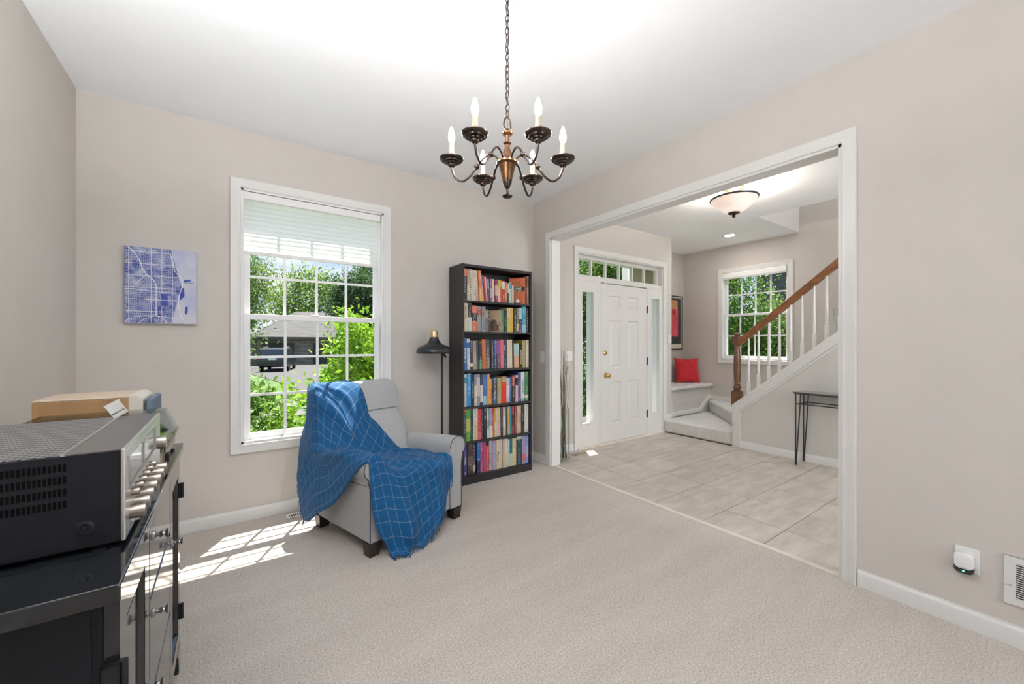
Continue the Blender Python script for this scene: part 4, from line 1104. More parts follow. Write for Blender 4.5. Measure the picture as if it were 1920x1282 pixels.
SHN = ['top', 'second', 'third', 'fourth', 'fifth', 'bottom']
NUM = 'first second third fourth fifth sixth seventh eighth ninth tenth eleventh twelfth thirteenth fourteenth fifteenth sixteenth seventeenth eighteenth nineteenth twentieth twenty-first twenty-second twenty-third'.split()
book_objs = {}
def make_book(w, h, d, c1, c2, lo, hi, c3):
    tck = 0.0022 if w > 0.014 else 0.0012
    m = MB()
    m.box(0, 0.0, 0, w, 0.003, h)                       # spine
    m.box(0, 0.003, 0, tck, d, h); m.box(w - tck, 0.003, 0, w, d, h)
    o = m.build('book', M['book'])
    bx(tck, 0.003, 0.003, w - tck, d - 0.004, h - 0.004).build('pages', M['pages'], o)
    o['c1'] = [0.8 * q for q in COLS[c1]]; o['c2'] = [0.8 * q for q in COLS[c2]]; o['c3'] = [0.85 * q for q in COLS[c3]]
    o['geo'] = [lo * h, hi * h if hi > 0 else -1.0, w / 2]
    return o
rb = random.Random(11)
for r, row in enumerate(BOOKS):
    xa = row[0][0]; xb = row[-1][0] + row[-1][1]
    sc = (2.393 - 1.671) / (xb - xa)
    for i, (x, w, h, lean, c1, c2, lo, hi, c3, desc) in enumerate(row):
        X = 1.671 + (x - xa) * sc; w = w * sc - 0.0008
        d = min(0.212, h * rb.uniform(0.70, 0.80))
        o = make_book(w, h, d, c1, c2, lo, hi, c3)
        yy = 3.121 + rb.uniform(0.0, 0.012)
        o.location = (X, yy, SHELF[r] + 0.0006 + (w * math.sin(math.radians(lean)) * 0))
        if lean:
            o.rotation_euler = (0, -math.radians(lean), 0)
            o.location.z += 0.0
        kk = i
        if r == 0 and i == 20: kk = 21
        if r == 1 and i >= 7: kk = i + 1
        tag(o, f'{desc} book, {NUM[kk]} from the left on the {SHN[r]} shelf', 'book', f'books on the {SHN[r]} shelf')
        book_objs[(r, i)] = (o, w, h)
def title(key, body, size, colr, zc=0.5, sx=1.0, flip=1):
    o, w, h = book_objs[key]
    nm = 'title_print_' + colr
    mt = bpy.data.materials.get(nm) or P(nm, COLS[colr], 0.5)
    return text('title', body, size, mt, o, (w / 2, -0.0004, h * zc), (math.pi / 2, flip * math.pi / 2, 0), 0.0002, sx=sx)
title((2, 0), 'PHYSICS', 0.026, 'white', 0.45, 1.35)
title((3, 2), 'PHYSICS', 0.020, 'grey', 0.52, 1.9)
title((3, 18), 'GIANCOLI', 0.024, 'black', 0.48, 1.15)
title((1, 0), 'THE PSYCHO', 0.022, 'black', 0.68, 0.9)
title((5, 9), 'Physics', 0.026, 'black', 0.42, 1.25)
title((2, 16), 'STATISTICS', 0.018, 'white', 0.45, 1.5)
title((2, 12), 'Physics', 0.018, 'white', 0.72, 1.0)
title((5, 0), 'Waves', 0.020, 'white', 0.45, 1.0)
for k in ((2, 0), (3, 2), (3, 18), (1, 0), (5, 9), (2, 16)):
    o = book_objs[k][0]; g = list(o['geo']); o['geo'] = [g[0], g[1], g[2]]; o['c3'] = list(o['c1'])
# comb binding on the white book
o, w, h = book_objs[(0, 2)]
for k in range(18):
    MB().tube([(0.004, -0.001, h * (k + 0.6) / 18.5), (w * 0.25, -0.005, h * (k + 0.6) / 18.5), (w * 0.5, -0.001, h * (k + 0.6) / 18.5)], 0.0022, 5).build('comb_ring', M['black_metal'], o, smooth=True)
# white dots on the black book of the third shelf
o, w, h = book_objs[(2, 8)]
o['c3'] = list(COLS['black'])
dm = P('white_dot_print', COLS['white'], 0.5)
for k in range(16):
    bx(w * 0.40, -0.0006, h * (k + 0.7) / 17 - 0.003, w * 0.40 + 0.005, 0.0, h * (k + 0.7) / 17 + 0.003).build('printed_dot', dm, o)
# two books turned to show their covers
def cover_book(x, y, z, rz, wid, h, d, c1, c2, lo, hi, c3, label, group):
    o = make_book(wid, h, d, c1, c2, lo, hi, c3)
    o.location = (x, y, z + 0.0006); o.rotation_euler = (0, 0, rz)
    return tag(o, label, 'book', group)
# orange book: spine edge at the right, cover turned towards the room
ob = cover_book(2.356, 3.136, SHELF[0], math.radians(38), 0.022, 0.262, 0.165, 'orange', 'orange', 0, 0, 'white', 'orange book turned to show its cover on the top shelf', 'books on the top shelf')
bx(-0.0008, 0.004, 0.130, 0.0, 0.160, 0.172).build('title_band', P('black_cover_band', COLS['black'], 0.5), ob)
text('title', "C'SC", 0.036, P('cover_letters', COLS['white'], 0.5), ob, (-0.0012, 0.070, 0.150), (math.pi / 2, 0, -math.pi / 2), 0.0002)
pb = cover_book(2.072, 3.126, SHELF[1], math.radians(40), 0.016, 0.205, 0.130, 'tan', 'tan', 0, 0, 'cream', 'tan book turned to show a dark portrait cover on the second shelf', 'books on the second shelf')
MB().lathe([(0.0, 0.0), (0.033, 0.0), (0.033, 0.0006), (0, 0.0006)], 20, (-0.0008, 0.075, 0.085), 'x').build('portrait_print', P('portrait_brown', (0.12, 0.07, 0.045), 0.6, var=0.5, vscale=70), pb)
bx(-0.0008, 0.025, 0.012, 0.0, 0.118, 0.072).build('portrait_print', bpy.data.materials['portrait_brown'], pb, bevel=0.0)
bx(-0.0010, 0.012, 0.06, -0.0002, 0.020, 0.10).build('printed_mark', P('cover_mark', COLS['black'], 0.5), pb)
# glass ornament in front of the orange book
GO = empty('glass_ornament', (2.272, 3.150, SHELF[0] + 0.0008), label='clear glass balloon ornament with a white stone on the top shelf', cat='ornament')
MB().lathe([(0.0, 0.0), (0.024, 0.0), (0.034, 0.012), (0.030, 0.05), (0.026, 0.075), (0.036, 0.115), (0.046, 0.155), (0.040, 0.195), (0.020, 0.217), (0.0, 0.222)], 24, cap=False).build('balloon', M['clear'], GO, smooth=True)
MB().lathe([(0.0, 0.006), (0.018, 0.008), (0.026, 0.022), (0.020, 0.036), (0.008, 0.044), (0.0, 0.045)], 16).build('stone', P('white_stone', (0.75, 0.74, 0.72), 0.6), GO, smooth=True)

# ================================================================== FLOOR LAMP
FLM = empty('floor_lamp', (1.497, 3.19, 0.0), label='black floor lamp with dome shade and brass socket by the bookcase', cat='lamp')
LB = P('blue_black_enamel', (0.022, 0.026, 0.030), 0.33, 0.3, var=0.1)
MB().lathe([(0.0, 0.0), (0.125, 0.0), (0.128, 0.010), (0.120, 0.022), (0.02, 0.028), (0.0, 0.028)], 32).build('base', LB, FLM, smooth=40)
MB().tube([(0, 0, 0.02), (0, 0, 1.215)], 0.0105, 12).build('pole', LB, FLM, smooth=40)
SH = MB().lathe([(0.145, 0.0), (0.149, 0.004), (0.149, 0.020), (0.143, 0.038), (0.128, 0.053), (0.104, 0.065), (0.076, 0.076), (0.056, 0.090), (0.044, 0.108), (0.038, 0.128), (0.036, 0.138), (0.032, 0.138), (0.034, 0.126), (0.040, 0.106), (0.052, 0.087), (0.073, 0.072), (0.101, 0.061), (0.125, 0.049), (0.139, 0.036), (0.145, 0.019)], 36, cap=False).build('lamp_shade', LB, FLM, smooth=True, loc=(-0.075, 0, 1.160))
MB().lathe([(0.0, 0.130), (0.036, 0.130), (0.036, 0.138), (0.034, 0.139), (0.034, 0.186), (0.031, 0.190), (0.011, 0.191), (0.011, 0.206), (0.0, 0.207)], 24).build('socket', P('satin_brass', (0.62, 0.48, 0.27), 0.3, 1.0, var=0.05), FLM, smooth=40, loc=(-0.075, 0, 1.160))
MB().tube([(0, 0, 1.21), (-0.035, 0, 1.235), (-0.070, 0, 1.262)], 0.008, 10).build('joint', LB, FLM, smooth=True)
MB().tube([(0.0, -0.008, 1.178), (0.010, -0.018, 1.150), (0.026, -0.020, 1.122)], [0.004, 0.008, 0.011], 10).build('knob', LB, FLM, smooth=True)
MB().lathe([(0.0, 0.0), (0.024, 0.012), (0.030, 0.034), (0.022, 0.058), (0.014, 0.08), (0.0, 0.08)], 16).build('bulb', P('frosted_bulb', (0.85, 0.85, 0.82), 0.4), FLM, smooth=True, loc=(-0.075, 0, 1.185))

# ================================================================== WALL ART (canvas city map)
WA = empty('canvas_map', (-0.362, YW, 1.372), label='square canvas street map in blue watercolour left of the window', cat='wall art')
hw, hh = 0.1725, 0.474
def mapmat():
    m, t, out = newmat('watercolour_map')
    b = N(t, 'ShaderNodeBsdfPrincipled'); b.inputs['Roughness'].default_value = 0.8
    tcn = N(t, 'ShaderNodeTexCoord'); sp = N(t, 'ShaderNodeSeparateXYZ'); t.links.new(tcn.outputs['Object'], sp.inputs[0])
    def mth(op, a, b_=None, c_=None):
        n = N(t, 'ShaderNodeMath', operation=op)
        for i, q in enumerate((a, b_, c_)):
            if q is None: continue
            if isinstance(q, (int, float)): n.inputs[i].default_value = q
            else: t.links.new(q, n.inputs[i])
        return n.outputs[0]
    def noise(sc, det=4, dist=0.0, sx=(1, 1, 1)):
        mpn = N(t, 'ShaderNodeMapping'); mpn.inputs['Scale'].default_value = sx; t.links.new(tcn.outputs['Object'], mpn.inputs['Vector'])
        n = N(t, 'ShaderNodeTexNoise'); n.inputs['Scale'].default_value = sc; n.inputs['Detail'].default_value = det; n.inputs['Distortion'].default_value = dist
        t.links.new(mpn.outputs['Vector'], n.inputs['Vector']); return n.outputs['Fac']
    land = N(t, 'ShaderNodeValToRGB')
    el = land.color_ramp.elements
    el[0].position = 0.34; el[0].color = (0.012, 0.035, 0.24, 1)
    el[1].position = 0.72; el[1].color = (0.40, 0.42, 0.55, 1)
    e = el.new(0.48); e.color = (0.07, 0.105, 0.34, 1)
    e = el.new(0.60); e.color = (0.18, 0.21, 0.42, 1)
    t.links.new(noise(13, 6, 0.4), land.inputs['Fac'])
    water = N(t, 'ShaderNodeValToRGB')
    water.color_ramp.elements[0].position = 0.35; water.color_ramp.elements[0].color = (0.44, 0.47, 0.66, 1)
    water.color_ramp.elements[1].position = 0.6; water.color_ramp.elements[1].color = (0.58, 0.58, 0.66, 1)
    t.links.new(noise(9, 3), water.inputs['Fac'])
    # street grid
    dX = mth('ADD', sp.outputs['X'], mth('MULTIPLY', mth('SUBTRACT', noise(11, 2), 0.5), 0.035)); dZ = mth('ADD', sp.outputs['Z'], mth('MULTIPLY', mth('SUBTRACT', noise(14, 2, 0, (1, 1, 1.3)), 0.5), 0.03))
    gx = mth('LESS_THAN', mth('FRACT', mth('MULTIPLY', dX, 118)), 0.26)
    gz = mth('LESS_THAN', mth('FRACT', mth('MULTIPLY', dZ, 98)), 0.26)
    keep = mth('GREATER_THAN', noise(26, 2), 0.44)
    keep2 = mth('GREATER_THAN', noise(19, 2, 0, (1.3, 1, 0.8)), 0.44)
    grid = mth('MINIMUM', mth('ADD', mth('MULTIPLY', gx, keep), mth('MULTIPLY', gz, keep2)), 1.0)
    # large avenues
    bxn = mth('LESS_THAN', mth('FRACT', mth('MULTIPLY', sp.outputs['X'], 19.5)), 0.05)
    bzn = mth('LESS_THAN', mth('FRACT', mth('MULTIPLY', sp.outputs['Z'], 13.5)), 0.04)
    grid = mth('MINIMUM', mth('ADD', mth('MULTIPLY', grid, 0.5), mth('ADD', bxn, bzn)), 1.0)
    # a few dark ink blocks
    ink = mth('MULTIPLY', mth('GREATER_THAN', noise(75, 1), 0.60), 0.75)
    inkm = N(t, 'ShaderNodeMixRGB'); t.links.new(ink, inkm.inputs['Fac']); t.links.new(land.outputs['Color'], inkm.inputs['Color1']); inkm.inputs['Color2'].default_value = (0.03, 0.045, 0.20, 1)
    lm = N(t, 'ShaderNodeMixRGB'); t.links.new(grid, lm.inputs['Fac']); t.links.new(inkm.outputs['Color'], lm.inputs['Color1']); lm.inputs['Color2'].default_value = (0.74, 0.74, 0.80, 1)
    # shoreline: x > f(z)
    zc = sp.outputs['Z']
    shore = mth('ADD', mth('ADD', 0.098, mth('MULTIPLY', mth('ABSOLUTE', mth('SUBTRACT', zc, 0.235)), -0.22)), mth('MULTIPLY', mth('SUBTRACT', noise(40, 2), 0.5), 0.012))
    lake = mth('GREATER_THAN', sp.outputs['X'], shore)
    fm = N(t, 'ShaderNodeMixRGB'); t.links.new(lake, fm.inputs['Fac']); t.links.new(lm.outputs['Color'], fm.inputs['Color1']); t.links.new(water.outputs['Color'], fm.inputs['Color2'])
    t.links.new(fm.outputs['Color'], b.inputs['Base Color'])
    t.links.new(b.outputs['BSDF'], out.inputs['Surface'])
    return m
bx(-hw, -0.034, 0, hw, -0.002, hh).build('canvas', mapmat(), WA, bevel=0.003)
rw = P('map_road_white', (0.78, 0.78, 0.84), 0.8)
def uvp(u, v): return (-hw + 2 * hw * u, -0.0345, hh * (1 - v))
roads = [([(0.03, 0.0), (0.12, 0.07), (0.21, 0.20), (0.24, 0.28), (0.30, 0.36), (0.38, 0.42), (0.42, 0.48), (0.425, 0.6), (0.425, 0.85), (0.44, 0.90), (0.54, 0.95), (0.57, 1.0)], .0045),
         ([(0.0, 0.555), (0.2, 0.56), (0.42, 0.575), (0.7, 0.585)], .0032), ([(0.1, 0.54), (0.2, 0.44), (0.29, 0.36)], .0025),
         ([(0.62, 0.06), (0.66, 0.18), (0.69, 0.29), (0.78, 0.38), (0.80, 0.46), (0.77, 0.55), (0.735, 0.68), (0.76, 0.84), (0.80, 0.93), (0.84, 1.0)], .0035),
         ([(0.17, 1.0), (0.30, 0.93), (0.43, 0.90), (0.62, 0.92), (0.8, 0.915)], .003), ([(0.0, 0.98), (0.10, 0.935), (0.25, 0.90), (0.42, 0.885)], .0025),
         ([(0.4, 0.68), (0.72, 0.69)], .0025), ([(0.5, 0.46), (0.8, 0.455)], .0025)]
for pts, wd in roads:
    m = MB(); P3 = [Vector(uvp(*q)) for q in pts]; P3 = catmull(P3, 4)
    for i, p in enumerate(P3):
        d = (P3[min(i+1, len(P3)-1)] - P3[max(i-1, 0)]).normalized(); nn = Vector((-d.z, 0, d.x)) * (wd / 2)
        a, b_ = p + nn, p - nn
        for q in (a, b_):
            q.x = max(-hw, min(hw, q.x)); q.z = max(0.001, min(hh, q.z))
        m.v += [tuple(a), tuple(b_)]
        if i: k = 2 * i; m.f.append((k-2, k-1, k+1, k))
    m.build('printed_road', rw, WA, fixn=False)
inkd = P('map_ink_blue', (0.04, 0.07, 0.33), 0.8, var=0.3, vscale=40)
for poly in ([(0.76, 0.52), (0.82, 0.505), (0.825, 0.62), (0.76, 0.68)], [(0.49, 0.60), (0.58, 0.60), (0.59, 0.76), (0.50, 0.76)], [(0.835, 0.77), (0.87, 0.75), (0.875, 0.82), (0.86, 0.87), (0.83, 0.86)], [(0.81, 0.405), (0.86, 0.385), (0.92, 0.395), (0.93, 0.41), (0.82, 0.42)], [(0.80, 0.425), (0.97, 0.43), (0.97, 0.436), (0.80, 0.434)]):
    MB().add([(uvp(*q)[0], -0.0343, uvp(*q)[2]) for q in poly], [tuple(range(len(poly)))]).build('printed_water', inkd, WA, fixn=False)

# ================================================================== ARMCHAIR
def fabricmat(name, col, rough=0.9):
    m, t, out = newmat(name)
    b = N(t, 'ShaderNodeBsdfPrincipled'); b.inputs['Roughness'].default_value = rough; b.inputs['Specular IOR Level'].default_value = 0.2; b.inputs['Sheen Weight'].default_value = 0.25
    tcn = N(t, 'ShaderNodeTexCoord')
    hs = []
    for st in ((420, 60, 60), (60, 60, 420), (60, 420, 60)):
        mpn = N(t, 'ShaderNodeMapping'); mpn.inputs['Scale'].default_value = st; t.links.new(tcn.outputs['Object'], mpn.inputs['Vector'])
        nz = N(t, 'ShaderNodeTexNoise'); nz.inputs['Scale'].default_value = 1.0; nz.inputs['Detail'].default_value = 2
        t.links.new(mpn.outputs['Vector'], nz.inputs['Vector']); hs.append(nz.outputs['Fac'])
    a = N(t, 'ShaderNodeMath', operation='ADD'); t.links.new(hs[0], a.inputs[0]); t.links.new(hs[1], a.inputs[1])
    a2 = N(t, 'ShaderNodeMath', operation='ADD'); t.links.new(a.outputs[0], a2.inputs[0]); t.links.new(hs[2], a2.inputs[1])
    cr = N(t, 'ShaderNodeMapRange'); cr.inputs[1].default_value = 1.1; cr.inputs[2].default_value = 1.9; cr.inputs[3].default_value = 0.86; cr.inputs[4].default_value = 1.12
    t.links.new(a2.outputs[0], cr.inputs[0])
    vm = N(t, 'ShaderNodeVectorMath', operation='SCALE'); vm.inputs[0].default_value = col; t.links.new(cr.outputs[0], vm.inputs['Scale'])
    t.links.new(vm.outputs['Vector'], b.inputs['Base Color'])
    bp = N(t, 'ShaderNodeBump'); bp.inputs['Strength'].default_value = 0.25; bp.inputs['Distance'].default_value = 0.002
    t.links.new(a2.outputs[0], bp.inputs['Height']); t.links.new(bp.outputs['Normal'], b.inputs['Normal'])
    t.links.new(b.outputs['BSDF'], out.inputs['Surface'])
    return m
M['linen'] = fabricmat('grey_linen', (0.40, 0.405, 0.412))
M['piping'] = P('charcoal_piping', (0.10, 0.10, 0.105), 0.9)
M['wenge'] = P('dark_wenge_leg', (0.022, 0.014, 0.010), 0.4, var=0.3, vscale=30)
CA, CB, CANG = 0.655, 2.36, math.radians(16)
AC = empty('armchair', (CA, CB, 0.0), CANG, label='light grey linen armchair with rolled arms in front of the window', cat='armchair')
solid = []   # chair solids, for laying the throw
def keep(o): solid.append(o); return o
def arm_profile(mir):
    cx, cz, r = 0.690, 0.515, 0.072
    pts = [(0.622, 0.086), (0.724, 0.086), (0.724, 0.36), (0.727, 0.41), (0.737, 0.448)]
    for k in range(0, 15):
        t = math.radians(-50 + (230) * k / 14)
        pts.append((cx + r * math.cos(t), cz + r * math.sin(t)))
    pts.append((0.620, 0.44))
    return [((0.724 - a) if mir else a, z) for a, z in pts]
for mir in (1, 0):
    pr = arm_profile(mir)
    rings = []
    for b, dz in ((0.0, 0), (0.02, 0), (0.15, -0.010), (0.35, -0.030), (0.52, -0.05), (0.63, -0.06)):
        rings.append([(a, b, z + (dz * min(1, max(0, (z - 0.36) / 0.15)))) for a, z in pr])
    a = keep(MB().loft(rings).build('arm', M['linen'], AC, smooth=40, bevel=0.006))
    MB().tube([(q[0], -0.002, q[1]) for q in pr[1:-1]], 0.0032, 6).build('piping', M['piping'], a, smooth=True)
    # side seam
    xo = -0.003 if mir else 0.727
    MB().tube([(xo, 0.02, 0.418), (xo, 0.3, 0.40), (xo, 0.60, 0.38)], 0.003, 6).build('seam', M['piping'], a, smooth=True)
keep(bx(0.104, 0.006, 0.086, 0.620, 0.62, 0.285).build('seat_base', M['linen'], AC, bevel=0.012))
bx(0.0, 0.60, 0.086, 0.724, 0.70, 0.42).build('rear_panel', M['linen'], AC, bevel=0.02, seg=3)
def rrect(a0, a1, b0, b1, z, e=5, n=40, tilt=0.0):
    r = []
    ca, cb, ha, hb = (a0+a1)/2, (b0+b1)/2, (a1-a0)/2, (b1-b0)/2
    for k in range(n):
        t = 2 * math.pi * k / n; c, s_ = math.cos(t), math.sin(t)
        r.append((ca + ha * math.copysign(abs(c) ** (2/e), c), cb + hb * math.copysign(abs(s_) ** (2/e), s_), z + tilt * s_))
    return r
keep(MB().loft([rrect(0.125, 0.600, 0.0, 0.50, 0.286, 8), rrect(0.108, 0.618, -0.020, 0.51, 0.300, 8), rrect(0.106, 0.620, -0.024, 0.51, 0.37, 8), rrect(0.107, 0.619, -0.022, 0.51, 0.425, 8), rrect(0.13, 0.595, 0.0, 0.50, 0.446, 6), rrect(0.2, 0.52, 0.08, 0.42, 0.456, 4), rrect(0.30, 0.42, 0.2, 0.3, 0.459, 3)]).build('seat_cushion', M['linen'], AC, smooth=60))
def backring(z, bf, bb, a0, a1, e=7): return rrect(a0, a1, bf, bb, z, e, 40, 0.0)
keep(MB().loft([backring(0.30, 0.42, 0.60, 0.11, 0.615), backring(0.45, 0.475, 0.66, 0.085, 0.64), backring(0.56, 0.540, 0.72, 0.060, 0.664), backring(0.60, 0.562, 0.74, 0.048, 0.676), backring(0.68, 0.610, 0.775, 0.060, 0.664), backring(0.725, 0.642, 0.800, 0.072, 0.652), backring(0.737, 0.655, 0.795, 0.09, 0.635)]).build('backrest', M['linen'], AC, smooth=50))
keep(MB().loft([backring(0.733, 0.665, 0.80, 0.08, 0.645), backring(0.745, 0.645, 0.815, 0.058, 0.666), backring(0.80, 0.668, 0.845, 0.040, 0.684), backring(0.87, 0.702, 0.868, 0.030, 0.694), backring(0.915, 0.730, 0.875, 0.030, 0.694, 6), backring(0.940, 0.755, 0.868, 0.040, 0.684, 5), backring(0.952, 0.785, 0.850, 0.07, 0.655, 4)]).build('headrest', M['linen'], AC, smooth=50))
for (a, b) in ((0.035, 0.040), (0.689, 0.040), (0.035, 0.645), (0.689, 0.645)):
    m = MB(); t_, l_ = 0.040, 0.031
    m.add([(a-l_, b-l_, 0.001), (a+l_, b-l_, 0.001), (a+l_, b+l_, 0.001), (a-l_, b+l_, 0.001), (a-t_, b-t_, 0.087), (a+t_, b-t_, 0.087), (a+t_, b+t_, 0.087), (a-t_, b+t_, 0.087)],
          [(0,3,2,1),(4,5,6,7),(0,1,5,4),(1,2,6,5),(2,3,7,6),(3,0,4,7)])
    m.build('leg', M['wenge'], AC, bevel=0.002)

# ---- throw blanket laid over it
CTRL = [
 [(-.030,.915,.77), (-.052,.875,.64), (-.075,.81,.52), (-.092,.74,.42), (-.105,.66,.31), (-.105,.585,.215)],
 [(.080,.900,.87), (.008,.878,.935), (-.030,.80,.73), (-.062,.71,.57), (-.095,.59,.43), (-.105,.505,.245)],
 [(.190,.892,.915), (.060,.815,.968), (-.008,.715,.84), (-.040,.62,.64), (-.088,.515,.485), (-.105,.415,.283)],
 [(.290,.815,.972), (.145,.735,.955), (.035,.675,.81), (-.008,.555,.630), (-.085,.440,.505), (-.105,.325,.325)],
 [(.365,.712,.905), (.240,.680,.85), (.115,.605,.705), (.025,.475,.595), (-.075,.365,.540), (-.105,.240,.385)],
 [(.385,.632,.735), (.290,.570,.66), (.190,.500,.58), (.070,.36,.575), (-.055,.28,.575), (-.098,.170,.450)],
 [(.435,.570,.610), (.350,.480,.52), (.250,.390,.49), (.130,.27,.540), (-.010,.20,.602), (-.080,.110,.520)],
 [(.510,.480,.485), (.420,.370,.468), (.310,.270,.468), (.180,.17,.500), (.035,.11,.608), (-.050,.040,.575)],
 [(.570,.320,.462), (.480,.210,.470), (.360,.130,.474), (.230,.06,.478), (.085,.01,.590), (-.012,-.020,.590)],
 [(.608,.120,.460), (.530,.040,.468), (.410,-.010,.470), (.280,-.045,.455), (.130,-.055,.48), (.002,-.034,.490)],
 [(.618,.010,.450), (.560,-.040,.428), (.440,-.070,.385), (.300,-.085,.350), (.150,-.080,.345), (.004,-.040,.375)],
 [(.612,-.030,.410), (.560,-.060,.325), (.440,-.090,.262), (.310,-.105,.225), (.165,-.095,.200), (.022,-.052,.240)],
 [(.600,-.036,.385), (.545,-.062,.235), (.410,-.095,.150), (.310,-.118,.085), (.185,-.120,.030), (.075,-.085,.030)],
]
def cr1(p0, p1, p2, p3, t): return 0.5 * ((2*p1) + (-p0+p2)*t + (2*p0-5*p1+4*p2-p3)*t*t + (-p0+3*p1-3*p2+p3)*t**3)
def surf(u, v):
    R, Cn = len(CTRL), len(CTRL[0])
    fu = min(u * (R - 1), R - 1 - 1e-6); fv = min(v * (Cn - 1), Cn - 1 - 1e-6)
    i, j = int(fu), int(fv); a, b = fu - i, fv - j
    row = []
    for di in (-1, 0, 1, 2):
        r = CTRL[max(0, min(R-1, i+di))]
        q = [Vector(r[max(0, min(Cn-1, j+dj))]) for dj in (-1, 0, 1, 2)]
        row.append(cr1(*q, b))
    return cr1(*row, a)
NU, NV = 120, 78
grid = [[surf(i / NU, j / NV) for j in range(NV + 1)] for i in range(NU + 1)]
# folds: soft ridges that run down from the headrest and down the front
def ridge(x): return max(0.0, math.sin(x)) ** 2.2
def ramp01(x, a, b): return max(0.0, min(1.0, (x - a) / (b - a)))
def fold(u, v):
    a = 0.0
    k1 = ramp01(u, 0.04, 0.2) * (1 - ramp01(u, 0.45, 0.62)) * ramp01(v, 0.05, 0.2) * (1 - ramp01(v, 0.86, 1.0))
    w = v + 0.10 * math.sin(5.5 * u + 1.0) + 0.02 * math.sin(23 * u)
    a += k1 * (0.034 * ridge(19.0 * w + 0.4) + 0.016 * ridge(37.0 * w + 9 * u + 2.0))
    k2 = ramp01(u, 0.72, 0.92)
    w2 = v + 0.05 * math.sin(9 * u)
    a += k2 * (0.036 * ridge(16.5 * w2 + 0.9) + 0.012 * math.sin(29.0 * w2 + 5 * u))
    k3 = ramp01(u, 0.50, 0.60) * (1 - ramp01(u, 0.74, 0.84)) * (1 - ramp01(v, 0.5, 0.68))
    a += k3 * (0.016 * ridge(30 * u + 14 * v) + 0.010 * ridge(21 * v - 17 * u + 1.2))
    return a
bm = bmesh.new()
for o in solid:
    tmp = bmesh.new(); tmp.from_mesh(o.data)
    bmesh.ops.triangulate(tmp, faces=tmp.faces)
    vm = [bm.verts.new(v.co) for v in tmp.verts]
    for f_ in tmp.faces: bm.faces.new([vm[v.index] for v in f_.verts])
    tmp.free()
bm.normal_update()
bvh = BVHTree.FromBMesh(bm)
bm.free()
import numpy as np
X = np.zeros((NU + 1, NV + 1, 3))
for i in range(NU + 1):
    for j in range(NV + 1):
        p = grid[i][j]
        du = grid[min(i+1, NU)][j] - grid[max(i-1, 0)][j]; dv = grid[i][min(j+1, NV)] - grid[i][max(j-1, 0)]
        n_ = dv.cross(du); n_ = n_.normalized() if n_.length > 1e-9 else Vector((0, 0, 1))
        X[i, j] = p + n_ * (fold(i / NU, j / NV) + 0.008)
OFF = 0.006
def collide(Pn):
    hit = np.zeros(Pn.shape[:2], bool)
    for i in range(NU + 1):
        for j in range(NV + 1):
            p = Vector(Pn[i, j])
            loc_, nr, _i, dist = bvh.find_nearest(p, 0.10)
            if loc_ is not None:
                sd = (p - loc_).dot(nr)
                if sd < OFF and (sd < 0 or dist < OFF):
                    Pn[i, j] = loc_ + nr * OFF; hit[i, j] = True
            if Pn[i, j, 2] < 0.006:
                Pn[i, j, 2] = 0.006; hit[i, j] = True
    return hit
collide(X)
G0 = np.array([[list(grid[i][j]) for j in range(NV + 1)] for i in range(NU + 1)])
def rest(A, di, dj): return np.linalg.norm(A[di:, dj:] - A[:A.shape[0]-di, :A.shape[1]-dj], axis=2)
def box3(L):   # even out the spacing
    for _ in range(6):
        Lp = np.pad(L, 1, mode='edge'); L = (Lp[:-2, 1:-1] + Lp[2:, 1:-1] + Lp[1:-1, :-2] + Lp[1:-1, 2:] + 2 * L) / 6
    return L
Ru = box3(rest(G0, 1, 0)) * 1.03; Rv = box3(rest(G0, 0, 1)) * 1.035
Ru2 = box3(rest(G0, 2, 0)) * 1.025; Rv2 = box3(rest(G0, 0, 2)) * 1.03
def solve(Pn, di, dj, R, k):
    a = Pn[:Pn.shape[0]-di, :Pn.shape[1]-dj]; b = Pn[di:, dj:]
    d = b - a; L = np.linalg.norm(d, axis=2); 
    c = (d * ((L - R) / np.maximum(L, 1e-9))[..., None]) * (0.5 * k)
    acc = np.zeros_like(Pn); cnt = np.zeros(Pn.shape[:2])
    acc[:Pn.shape[0]-di, :Pn.shape[1]-dj] += c; acc[di:, dj:] -= c
    Pn += acc * 0.9
V = np.zeros_like(X); dt = 1 / 60
stuck = np.zeros(X.shape[:2], bool)
for step_ in range(30):
    V[..., 2] -= 4.8 * dt
    V[stuck] = 0.0
    Pn = X + V * dt
    for it in range(60):
        solve(Pn, 1, 0, Ru, 0.9); solve(Pn, 0, 1, Rv, 0.9)
        solve(Pn, 2, 0, Ru2, 0.4); solve(Pn, 0, 2, Rv2, 0.4)
        Pn[stuck] = X[stuck]
    hit = collide(Pn)
    V = (Pn - X) / dt * 0.80
    X = Pn
    stuck |= hit          # what touches the chair stays where it lies
